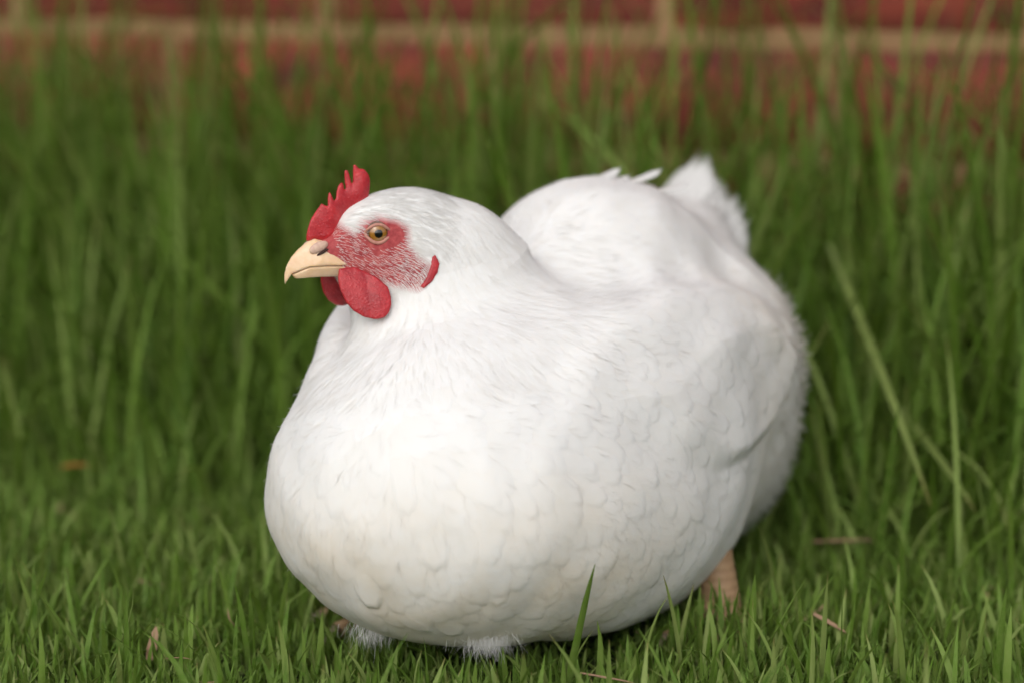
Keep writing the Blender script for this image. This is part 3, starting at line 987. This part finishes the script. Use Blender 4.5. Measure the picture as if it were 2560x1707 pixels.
# longer feathers towards the folded wing's lower and rear edge
ww = []
for r_, (z0, off) in enumerate(((0.126, 0.0), (0.112, 0.006), (0.099, 0.012))):
    for k_ in range(9):
        ww.append(bp(0.040 - off - 0.0135 * k_, 0.115, z0 + 0.004 * math.sin(k_ * 1.7)))
ww = on_surface(np.array(ww), 0.0, 6)
stamp(ww, rng.uniform(0.030, 0.040, len(ww)), rng.uniform(0.012, 0.015, len(ww)), rng.uniform(0.0008, 0.0012, len(ww)), 0.021, 0.10)
# one loose feather standing proud low on the breast
lone = on_surface(np.array([bp(0.166, 0.001, 0.064), bp(0.150, 0.030, 0.040)]), 0.0, 6)
stamp(lone, np.array([0.021, 0.019]), np.array([0.014, 0.013]), np.array([0.0019, 0.0013]), 0.016, 0.05)
print('body feathers', len(pb))
# hackle
cand2 = sample(260000)
h2, n2_ = head_w(cand2), neck_w(cand2)
sel = np.where((n2_ > 0.05 + 0.6 * rng.random(len(n2_))) & (h2 < 0.6))[0][:60000]
sel = sel[thin(cand2[sel], np.full(len(sel), 0.0024))]
pn = cand2[sel]; tn = np.clip(neck_t(pn), 0, 1)
stamp(pn, (0.017 - 0.008 * tn) * rng.uniform(0.8, 1.2, len(pn)), (0.0050 - 0.0024 * tn) * rng.uniform(0.8, 1.25, len(pn)), rng.uniform(0.00011, 0.00022, len(pn)), 0.010, 0.12, 1.4)
print('hackle', len(pn))
# short feathers of the head, none on the bare face
extra = sample(900000)
extra = extra[head_w(extra) > 0.3]
fe = face_d(extra); ce = to_head(extra)
ceye = np.linalg.norm((ce[:, [0, 2]] - np.array([0.3, 0])) / np.array([6.6, 5.8]), axis=-1)
czz = ((np.abs(ce[:, 1]) < 2.6) & (ce[:, 0] > 1) & (ce[:, 2] > 2)) | (ce[:, 0] > 26)
ok = np.where((fe > 0.2) & ~czz & (ceye > 1.15) & (ce[:, 0] < 17))[0]
ok1 = ok[thin(extra[ok[:16000]], np.full(min(len(ok), 16000), 0.0013))]
ph = extra[ok1]; chh = to_head(ph)
stamp(ph, np.interp(chh[:, 0], [-40, -15, 5, 15], [0.010, 0.0075, 0.0060, 0.0050]) * rng.uniform(0.8, 1.2, len(ph)), np.interp(chh[:, 0], [-40, -10, 12], [0.0030, 0.0021, 0.0016]) * rng.uniform(0.8, 1.2, len(ph)), rng.uniform(0.00010, 0.00018, len(ph)), 0.0055, 0.12, 1.4)
print('head feathers', len(ph))
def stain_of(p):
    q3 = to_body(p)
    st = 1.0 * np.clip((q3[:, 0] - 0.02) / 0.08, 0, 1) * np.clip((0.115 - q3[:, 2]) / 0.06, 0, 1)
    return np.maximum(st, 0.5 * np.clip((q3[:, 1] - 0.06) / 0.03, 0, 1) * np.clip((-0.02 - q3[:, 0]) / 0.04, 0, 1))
red = np.clip(0.5 - face_d(sv) / 4.5, 0, 1) * (head_w(sv) > 0.02)
SH *= (1 - red)
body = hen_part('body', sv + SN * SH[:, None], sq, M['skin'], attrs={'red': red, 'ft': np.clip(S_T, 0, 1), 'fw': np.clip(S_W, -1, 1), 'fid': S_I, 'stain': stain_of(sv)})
print('body verts', len(sv))

# fine loose filaments that break the outline: all over, thicker on the rump and thighs, and along the hackle
def strands(p, L, W, lift, spread, hug=True, hroot=0.0002):
    return feather_batch(p, L, W, 3, 1, lift, hairp, cup=0.0, hroot=hroot, hug=hug, spread=spread, soft=0.9)
sb = rng.permutation(np.where((nwc < 0.9) & (hwc < 0.1))[0])[:5200]
plume_obj('loose_barbs', [strands(cand[sb], rng.uniform(0.005, 0.010, len(sb)), rng.uniform(0.00016, 0.00034, len(sb)), rng.uniform(0.0008, 0.0020, len(sb)), 0.3)], mat='bristle')
hs_ = rng.permutation(np.where((n2_ > 0.3) & (h2 < 0.6))[0])[:2600]
plume_obj('hackle_strands', [strands(cand2[hs_], rng.uniform(0.006, 0.011, len(hs_)), rng.uniform(0.00014, 0.0003, len(hs_)), rng.uniform(0.0004, 0.0009, len(hs_)), 0.12)], mat='bristle')
ok2 = rng.permutation(ok)[:2200]
plume_obj('head_strands', [strands(extra[ok2], rng.uniform(0.004, 0.008, len(ok2)), rng.uniform(0.00018, 0.0004, len(ok2)), rng.uniform(0.0003, 0.0008, len(ok2)), 0.12)], mat='bristle')

# bristles on the bare red skin, thicker towards the cheek
okb = np.where((fe <= 0.2) & (ceye > 1.22) & (ce[:, 0] < 20) & ~((ce[:, 0] > 8) & (ce[:, 2] > 3)))[0]
cx_ = ce[okb]
dens = np.clip(0.06 + 1.5 * np.clip((3 - cx_[:, 0]) / 20, 0, 1) * np.clip((-1 - cx_[:, 2]) / 8, 0, 1) + 0.22 * np.clip((-6 - cx_[:, 2]) / 8, 0, 1) + 0.22 * (cx_[:, 0] > 6) * (cx_[:, 2] > -8), 0, 1)
okb = okb[rng.random(len(okb)) < dens][:16000]
okb = okb[thin(extra[okb], np.full(len(okb), 0.00062))]
pf = extra[okb]; cf = to_head(pf)
plume_obj('face_bristles', [feather_batch(pf, rng.uniform(0.0030, 0.0055, len(pf)), rng.uniform(0.00013, 0.00024, len(pf)) * np.interp(cf[:, 0], [-18, 4], [1.8, 1.0]), 4, 1, rng.uniform(0.0003, 0.0009, len(pf)), hairp, cup=0.0, hroot=-0.0002, spread=0.07, soft=0.5)], mat='bristle')
print('bristles', len(pf))

# down: fine loose filaments round the thighs, rump and belly
sel = rng.permutation(np.where((hwc < 0.05) & (((qb[:, 0] < -0.08) & (qb[:, 2] < 0.15)) | (qb[:, 0] < -0.14)))[0])[:5200]
pd = cand[sel]
plume_obj('down_fluff', [feather_batch(pd, rng.uniform(0.010, 0.022, len(pd)), rng.uniform(0.0006, 0.0013, len(pd)), 4, 1, rng.uniform(0.002, 0.005, len(pd)), hairp, cup=0.0, hug=False, spread=0.5)], mat='bristle')

# ---- single large feathers, each a part of its own
def big_feather(name, root, d, nrm, L, W, curve=0.0, twist=0.0, jag=0.03, nl=14, nw=8, split=0.0, parent=hen, label=None, hug=None, mat='feather'):
    d = unit(np.asarray(d, float)); nrm = np.asarray(nrm, float); nrm = unit(nrm - (nrm @ d) * d)
    s = np.cross(nrm, d)
    t = np.linspace(0, 1, nl + 1); w = np.linspace(-1, 1, nw + 1)
    T, Wg = np.meshgrid(t, w, indexing='ij')
    P = np.interp(T, [0, 0.1, 0.35, 0.7, 0.9, 1.0], [0.12, 0.45, 0.85, 1.0, 0.85, 0.42])
    T2 = T * (1 - 0.12 * Wg ** 2 * T ** 2) + rng.normal(0, jag, T.shape) * (T > 0.9)
    if split:
        T2 = T2 - split * np.clip(np.abs(np.sin(Wg * 7.0 + 1.0)) * 3 - 1.6, 0, 1) * T ** 5
    V = np.asarray(root)[None, None] + d * (T2 * L)[..., None] + s * (Wg * P * W / 2 * (1 + rng.normal(0, jag, T.shape) * (np.abs(Wg) > .99)))[..., None]
    V = V + nrm * ((curve * T ** 2 - 0.10 * W * Wg ** 2 * P + twist * Wg * T * W))[..., None]
    if hug is not None:
        V = on_surface(V.reshape(-1, 3), (hug * (0.4 + 0.6 * T)).ravel(), 3).reshape(V.shape)
    i = np.arange((nl + 1) * (nw + 1)).reshape(nl + 1, nw + 1)
    f = np.stack([i[:-1, :-1], i[1:, :-1], i[1:, 1:], i[:-1, 1:]], -1).reshape(-1, 4)[:, ::-1]
    o = hen_part(name, V.reshape(-1, 3), f, M[mat], parent, uv=np.stack([T, Wg], -1).reshape(-1, 2), attrs={'stain': np.zeros(T.size), 'fid': np.full(T.size, rng.random()), 'ft': T.ravel(), 'fw': Wg.ravel()})
    if label: o['label'] = label
    return o
# tail: a folded tent of feathers
for i in range(13):
    k = (i - 6) / 6.0
    root = bp(-0.116, 0.008 + 0.024 * k, 0.156 - 0.020 * abs(k))
    d = -0.72 * BF + BL * (0.05 * k) + BU * (0.60 - 0.10 * max(k, 0) - 0.04 * max(-k, 0))
    nrm = BL * (k * 1.1) + BU * 0.75 + BF * 0.45
    big_feather('tail_feather', root, d, nrm, 0.095 - 0.006 * abs(k) + 0.004 * math.sin(i * 2.4), 0.034, curve=-0.002, jag=0.03, split=0.05)
# ---------------------------------------------------------------- grass
def blades(x, y, L, W, az, lean, curve, nseg=4, fold=0.25, twist=0.4):
    """bent, folded, tapering grass blades; returns verts, quads, uv, per-vertex random"""
    n = len(x)
    t = np.linspace(0, 1, nseg + 1)
    # the blade's angle from vertical grows along its length
    ang = lean[:, None] + curve[:, None] * t[None] ** 1.3
    ds = (L / nseg)[:, None]
    hx = np.concatenate([np.zeros((n, 1)), np.cumsum(np.sin(ang[:, :-1]) * ds, 1)], 1)
    hz = np.concatenate([np.zeros((n, 1)), np.cumsum(np.cos(ang[:, :-1]) * ds, 1)], 1)
    ca, sa = np.cos(az)[:, None], np.sin(az)[:, None]
    cx, cy, cz = x[:, None] + hx * ca, y[:, None] + hx * sa, hz - 0.004
    tw = rng.normal(0, twist, n)[:, None] * t[None] + rng.normal(0, 0.25, n)[:, None]
    sx, sy = -np.sin(az[:, None] + tw), np.cos(az[:, None] + tw)
    prof = np.interp(t, [0, 0.25, 0.6, 0.85, 1.0], [0.75, 1.0, 0.82, 0.45, 0.05])
    w = W[:, None] * prof[None] * 0.5
    # fold: edges lifted towards the upper side
    up = fold * w
    nxv, nyv, nzv = -np.cos(ang) * ca, -np.cos(ang) * sa, np.sin(ang)
    V = np.empty((n, nseg + 1, 3, 3))
    for j, sg in enumerate((-1, 0, 1)):
        V[:, :, j, 0] = cx + sg * sx * w + abs(sg) * nxv * up
        V[:, :, j, 1] = cy + sg * sy * w + abs(sg) * nyv * up
        V[:, :, j, 2] = np.maximum(cz + abs(sg) * nzv * up, -0.006)
    k = (nseg + 1) * 3
    i = np.arange(k).reshape(nseg + 1, 3)
    q = np.stack([i[:-1, :-1], i[:-1, 1:], i[1:, 1:], i[1:, :-1]], -1).reshape(-1, 4)
    F = (q[None] + (np.arange(n) * k)[:, None, None]).reshape(-1, 4)
    uv = np.empty((n, nseg + 1, 3, 2)); uv[..., 0] = t[None, :, None]; uv[..., 1] = np.array([-1, 0, 1])[None, None]
    return V, F, uv.reshape(-1, 2), k

def clear_of_hen(V, margin=0.0015):
    """mask of blades that do not run through the hen"""
    c = V[:, :, 1, :]
    lo, hi = bv.min(0) - 0.02, bv.max(0) + 0.02
    out = np.ones(len(V), bool)
    nearb = ((c > lo) & (c < hi)).all(-1).any(-1)
    idx = np.where(nearb)[0]
    if len(idx):
        d = sdf(c[idx].reshape(-1, 3)).reshape(len(idx), -1).min(1)
        out[idx] = d > margin
    return out
def wall_y(x):
    return WALL_O[1] + x * math.tan(WALL_YAW)

def grass_obj(name, sets, mat, label, cat='grass'):
    vs, fs, us, rs, o = [], [], [], [], 0
    for (V, F, uv, k), tone in sets:
        ok = clear_of_hen(V)
        ok &= (V[:, :, 1, 1] < wall_y(V[:, :, 1, 0]) - 0.004).all(1)
        V = V[ok]; n = len(V)
        i = np.arange(k).reshape(-1, 3)
        q = np.stack([i[:-1, :-1], i[:-1, 1:], i[1:, 1:], i[1:, :-1]], -1).reshape(-1, 4)
        F = (q[None] + (np.arange(n) * k)[:, None, None]).reshape(-1, 4)
        vs.append(V.reshape(-1, 3)); fs.append(F + o); us.append(uv.reshape(-1, k, 2)[:n].reshape(-1, 2))
        tn = tone[ok] if isinstance(tone, np.ndarray) else rng.random(n)
        rs.append(np.repeat(tn, k)); o += n * k
    ob = new_obj(name, mesh_np(name, np.concatenate(vs), np.concatenate(fs), mat, uv=np.concatenate(us), attrs={'rnd': np.concatenate(rs)}))
    print(name, o)
    return tag(ob, label, cat, kind='stuff')

def region(n, x0, x1, y0, y1):
    return rng.uniform(x0, x1, n), rng.uniform(y0, y1, n)
def lawn_set(n, box, Lr, Wr, leanmax, curv, nseg=4):
    x, y = region(n, *box)
    keep = y < wall_y(x) - 0.005
    x, y = x[keep], y[keep]; n = len(x)
    L = rng.uniform(*Lr, n) * rng.uniform(0.75, 1.15, n)
    return blades(x, y, L, rng.uniform(*Wr, n), rng.uniform(0, 2 * math.pi, n), np.abs(rng.normal(0, leanmax, n)), rng.normal(0.35, curv, n), nseg)

core = (-0.42, 0.42, -0.22, 0.42)
wide = (-1.6, 1.6, -1.5, 0.9)
sets = [
    (lawn_set(26000, core, (0.008, 0.018), (0.0016, 0.0028), 0.75, 0.8, 3), None),     # matted undergrowth
    (lawn_set(18000, core, (0.013, 0.026), (0.0017, 0.0031), 0.48, 0.6, 4), None),
    (lawn_set(2300, core, (0.026, 0.046), (0.0024, 0.0036), 0.32, 0.5, 5), None),
    (lawn_set(240, core, (0.045, 0.065), (0.0028, 0.0040), 0.30, 0.5, 5), None),
    (lawn_set(190, (0.070, 0.140, -0.012, 0.046), (0.022, 0.036), (0.0022, 0.0034), 0.3, 0.4, 5), None),
    (lawn_set(30000, wide, (0.014, 0.030), (0.0026, 0.0042), 0.5, 0.6, 3), None),
]
grass_obj('lawn_grass', sets, M['lawn'], 'short green lawn grass around and in front of the hen')

def tall_set(n, box, near, Lr, Wr, lean, curv, nseg=7, dist=None):
    x, y = region(n, *box)
    d = wall_y(x) - y                     # distance in front of the wall
    keep = (d > 0.01) & (rng.random(n) < np.clip((near - d) / 0.16, 0, 1))
    x, y, d = x[keep], y[keep], d[keep]; n = len(x)
    L = rng.uniform(*Lr, n) * (0.55 + 0.45 * np.clip((near - d) / 0.25, 0, 1))
    return blades(x, y, L, rng.uniform(*Wr, n), rng.uniform(0, 2 * math.pi, n), np.abs(rng.normal(0, lean, n)), np.abs(rng.normal(0.5, curv, n)), nseg)
tb = (-0.55, 0.55, 0.05, 0.80)
sets = [
    (tall_set(9000, tb, 0.45, (0.05, 0.14), (0.0022, 0.0044), 0.42, 0.9), None),
    (tall_set(5600, tb, 0.40, (0.14, 0.26), (0.0026, 0.0052), 0.28, 0.9, 8), None),
    (tall_set(3400, tb, 0.30, (0.24, 0.36), (0.0030, 0.0062), 0.18, 0.9, 9), None),
    (tall_set(1900, tb, 0.26, (0.34, 0.48), (0.0034, 0.0066), 0.12, 0.6, 10), None),
    (tall_set(1700, (-0.55, 0.05, 0.25, 0.80), 0.24, (0.24, 0.40), (0.0034, 0.0066), 0.18, 0.8, 8), None),
    (tall_set(260, tb, 0.40, (0.24, 0.38), (0.0036, 0.0070), 0.40, 1.5, 10), None),    # long arching blades
    (tall_set(9000, (-2.0, 2.0, -0.1, 1.25), 0.42, (0.10, 0.28), (0.0028, 0.0055), 0.25, 0.8), None),
]
grass_obj('tall_grass', sets, M['tall'], 'tall unmown green grass growing against the brick wall')
# ---------------------------------------------------------------- legs and feet of the hen
def tube(path, radii, ns=12, flat=1.0):
    path = np.asarray(path, float); n = len(path)
    T = unit(np.gradient(path, axis=0))
    ref = np.array([0.31, 0.95, 0.05])
    v = []
    for i in range(n):
        e1 = unit(np.cross(T[i], ref)); e2 = np.cross(T[i], e1)
        for j in range(ns):
            a = 2 * math.pi * j / ns
            v.append(path[i] + radii[i] * (math.cos(a) * e1 + flat * math.sin(a) * e2))
    v.append(path[0]); v.append(path[-1])
    i = np.arange(n * ns).reshape(n, ns)
    f = np.stack([i[:-1], np.roll(i[:-1], -1, 1), np.roll(i[1:], -1, 1), i[1:]], -1).reshape(-1, 4)
    c0 = np.stack([np.full(ns, n * ns), np.roll(i[0], -1), i[0]], -1)
    c1 = np.stack([np.full(ns, n * ns + 1), i[-1], np.roll(i[-1], -1)], -1)
    return np.array(v), [f, c0, c1]
def leg(ankle, knee, face):
    ankle, knee = np.asarray(ankle, float), np.asarray(knee, float)
    t = np.linspace(0, 1, 26)
    path = knee + (ankle - knee) * t[:, None]
    # overlapping scutes step the radius along the shank
    r = 0.0086 + 0.0016 * np.abs(t - 0.45) ** 1.2 * 2 + 0.0003 * ((t * 12) % 1.0)
    v, f = tube(path, r, 16)
    sh = hen_part('leg', v, f, M['shank'])
    side = np.cross(BU, face)
    for ang, L in ((-32, 0.040), (0, 0.048), (32, 0.040), (176, 0.022)):
        a = math.radians(ang)
        d = unit(face * math.cos(a) + side * math.sin(a))
        s = np.linspace(0, 1, 10)[:, None]
        p = ankle * np.array([1, 1, 0]) + d * L * s + BU * (0.002 + 0.009 * (1 - s) ** 2 + 0.002 * np.sin(s * 9))
        rr = np.linspace(0.0065, 0.0040, 10) + 0.0006 * np.cos(np.linspace(0, 18, 10))
        v, f = tube(p, rr, 10)
        toe = hen_part('toe', v, f, M['shank'], sh)
        e = p[-1]
        q = np.array([e + d * (0.011 * k) + BU * (0.001 - 0.006 * k * k) for k in np.linspace(0, 1, 5)])
        v, f = tube(q, np.linspace(0.0030, 0.0005, 5), 8)
        hen_part('claw', v, f, M['claw'], sh)
leg((0.1030, 0.046, 0.008), (0.095, 0.060, 0.072), unit(BF + 0.25 * BL))
leg(bp(0.03, -0.062, 0.012), bp(0.010, -0.060, 0.060), unit(BF - 0.15 * BL))

# ---- ruffled feathers on the back
for a, s, z, L, W, up, sd in ((-0.050, 0.004, 0.2120, 0.021, 0.0100, 0.30, 0.10), (-0.062, 0.018, 0.2110, 0.024, 0.0095, 0.26, 0.16), (-0.074, 0.030, 0.2070, 0.020, 0.009, 0.14, 0.2), (-0.034, -0.010, 0.2110, 0.014, 0.007, 0.16, -0.1), (-0.056, 0.010, 0.2120, 0.016, 0.008, 0.12, 0.1)):
    big_feather('back_feather', bp(a, s, z), -BF * 0.8 + BU * up + BL * (0.45 + sd), BU + 0.3 * BF, L, W, curve=0.001, nl=9, nw=6, jag=0.04)
# tufts of down hanging under the belly
def tuft(root, n, L, d, spread):
    vs, fs = [], []
    for i in range(n):
        dd = unit(np.asarray(d) + rng.normal(0, spread, 3))
        s = unit(np.cross(dd, np.array([0.2, -1, 0.1]) + rng.normal(0, 0.5, 3)))
        p0 = np.asarray(root) + rng.normal(0, 0.0042, 3) * np.array([1.3, 1, 0.6])
        l = L * rng.uniform(0.5, 1.1); w = rng.uniform(0.00004, 0.00009)
        b = rng.normal(0, 0.22, 3)
        for k in range(5):
            t = k / 4
            c = p0 + dd * l * t + b * l * t * t
            vs += [c - s * w * (1 - 0.8 * t), c + s * w * (1 - 0.8 * t)]
        o = i * 10
        fs += [(o + 2 * k, o + 2 * k + 1, o + 2 * k + 3, o + 2 * k + 2) for k in range(4)]
    ob = hen_part('down_tuft', vs, np.array(fs), M['bristle'], uv=np.full((len(vs), 2), 0.8), attrs={'stain': np.zeros(len(vs)), 'fid': np.zeros(len(vs)), 'ft': np.full(len(vs), 0.8), 'fw': np.zeros(len(vs))})
    return tag(ob, kind='stuff')
tuft((-0.063, -0.036, 0.026), 500, 0.007, (-0.15, -0.35, -1.0), 0.3)
tuft((-0.012, -0.050, 0.029), 1800, 0.0095, (0.10, -0.25, -1.0), 0.42)

# ---------------------------------------------------------------- litter and single blades
def lay_blade(name, mat, x, y, z, L, W, az, pitch, bend, label=None, cat=None, group=None, tone=0.6, parent=None, nseg=7, fold=0.3):
    """one blade-like strip as an object of its own; starts at (x, y, z)"""
    t = np.linspace(0, 1, nseg + 1)
    ang = pitch + bend * t ** 1.4
    ds = L / nseg
    h = np.concatenate([[0], np.cumsum(np.cos(ang[:-1]) * ds)])
    v_ = np.concatenate([[0], np.cumsum(np.sin(ang[:-1]) * ds)])
    prof = np.interp(t, [0, 0.3, 0.7, 0.9, 1], [0.7, 1, 0.8, 0.42, 0.06]) * W / 2
    d = np.array([math.cos(az), math.sin(az), 0]); s = np.array([-math.sin(az), math.cos(az), 0])
    V = []
    for k in range(nseg + 1):
        c = d * h[k] + BU * v_[k]
        nrm = -d * math.sin(ang[k]) + BU * math.cos(ang[k])
        for sg in (-1, 0, 1):
            V.append(c + s * sg * prof[k] + nrm * abs(sg) * prof[k] * fold)
    V = np.array(V)
    # a second skin underneath gives the strip its thickness
    n = len(V); V2 = V.copy(); V2[:, 2] -= 0.00025
    i = np.arange(n).reshape(-1, 3)
    f = np.stack([i[:-1, :-1], i[:-1, 1:], i[1:, 1:], i[1:, :-1]], -1).reshape(-1, 4)
    f = np.concatenate([f, f[:, ::-1] + n])
    uv = np.stack([np.repeat(t, 3), np.tile([-1, 0, 1], nseg + 1)], -1)
    me = mesh_np(name, np.concatenate([V, V2]), f, mat, uv=np.concatenate([uv, uv]), attrs={'rnd': np.full(2 * n, tone)})
    o = new_obj(name, me, parent)
    o.location = (x, y, z)
    return tag(o, label, cat, group)

def blade_between(name, mat, b, t, W, label, cat, sag=0.18, tone=0.6, group=None):
    b, t = np.asarray(b, float), np.asarray(t, float)
    h = math.hypot(t[0] - b[0], t[1] - b[1])
    return lay_blade(name, mat, *b, float(np.linalg.norm(t - b)) * 1.01, W, math.atan2(t[1] - b[1], t[0] - b[0]), math.atan2(t[2] - b[2], h) + sag * 0.45, -sag, label, cat, group, tone)
blade_between('lone_grass', M['lawn'], (0.0240, -0.0615, -0.002), (0.0362, -0.0850, 0.0672), 0.0042, 'tallest single green grass blade standing in front of the hen belly', 'grass blade', 0.10, 0.55)
blade_between('lone_grass', M['lawn'], (0.0785, -0.0270, -0.002), (0.0678, -0.0400, 0.0498), 0.0026, 'thin pale blade leaning left between the belly and the hen leg', 'grass blade', 0.25, 0.95)
blade_between('lone_grass', M['lawn'], (0.1108, -0.0180, -0.002), (0.1112, -0.0300, 0.0480), 0.0038, 'upright broad blade just right of the hen leg', 'grass blade', 0.12, 0.5)
blade_between('lone_grass', M['lawn'], (0.1115, -0.0300, -0.002), (0.1352, -0.0300, 0.0460), 0.0036, 'green blade leaning right, next to the upright blade by the leg', 'grass blade', 0.15, 0.65)
blade_between('lone_grass', M['lawn'], (-0.1575, 0.1000, -0.002), (-0.1684, 0.0900, 0.0432), 0.0044, 'long light blade leaning left on the lawn left of the hen', 'grass blade', 0.20, 0.9)
blade_between('grass_stalk', M['tall'], (0.1900, 0.3400, 0.150), (0.2165, 0.1200, 0.0426), 0.0050, 'long pale stalk bent down through the grass right of the hen', 'grass stalk', 0.10, 1.0)
blade_between('grass_stalk', M['tall'], (0.2192, 0.2500, 0.0702), (0.2400, 0.1200, 0.0400), 0.0048, 'shorter straw green stalk below and right of the long pale stalk', 'grass stalk', 0.10, 0.98)
lay_blade('dry_straw', M['straw'], 0.030, -0.0720, 0.0150, 0.026, 0.0022, math.radians(-25), -0.05, 0.05, 'pale dry straw lying in the grass under the middle of the belly', 'straw')
lay_blade('dry_straw', M['straw'], 0.1430, 0.0100, 0.0180, 0.024, 0.0036, math.radians(-55), -0.15, 0.0, 'pinkish dry straw in the grass to the right of the hen leg', 'straw')
lay_blade('dry_straw', M['straw'], 0.1600, 0.1500, 0.0160, 0.034, 0.0050, math.radians(4), 0.02, 0.0, 'blurred pink dry straw lying in shade behind the hen leg', 'straw')
lay_blade('dry_straw', M['straw'], -0.1690, -0.0150, 0.0030, 0.017, 0.0050, math.radians(80), 0.8, 0.3, 'pinkish dry stub standing in the lawn at the lower left', 'straw')
lay_blade('fallen_leaf', M['leaf'], -0.2640, 0.2850, 0.0260, 0.020, 0.0085, math.radians(18), 0.10, -0.5, 'small orange brown dry leaf on the lawn at the far left', 'leaf', fold=0.15)

# scattered dry clippings, too many and small to tell apart
nlit = 90
lx, ly = rng.uniform(-0.42, 0.42, nlit), rng.uniform(-0.2, 0.36, nlit)
LV = blades(lx, ly, rng.uniform(0.006, 0.017, nlit), rng.uniform(0.0014, 0.0034, nlit), rng.uniform(0, 6.28, nlit), rng.uniform(0.9, 1.5, nlit), rng.normal(0, 0.6, nlit), 3)
LV[0][..., 2] += rng.uniform(0.004, 0.016, nlit)[:, None, None]
grass_obj('dry_clippings', [(LV, None)], M['straw'], 'dry pinkish grass clippings scattered through the lawn', 'clippings')
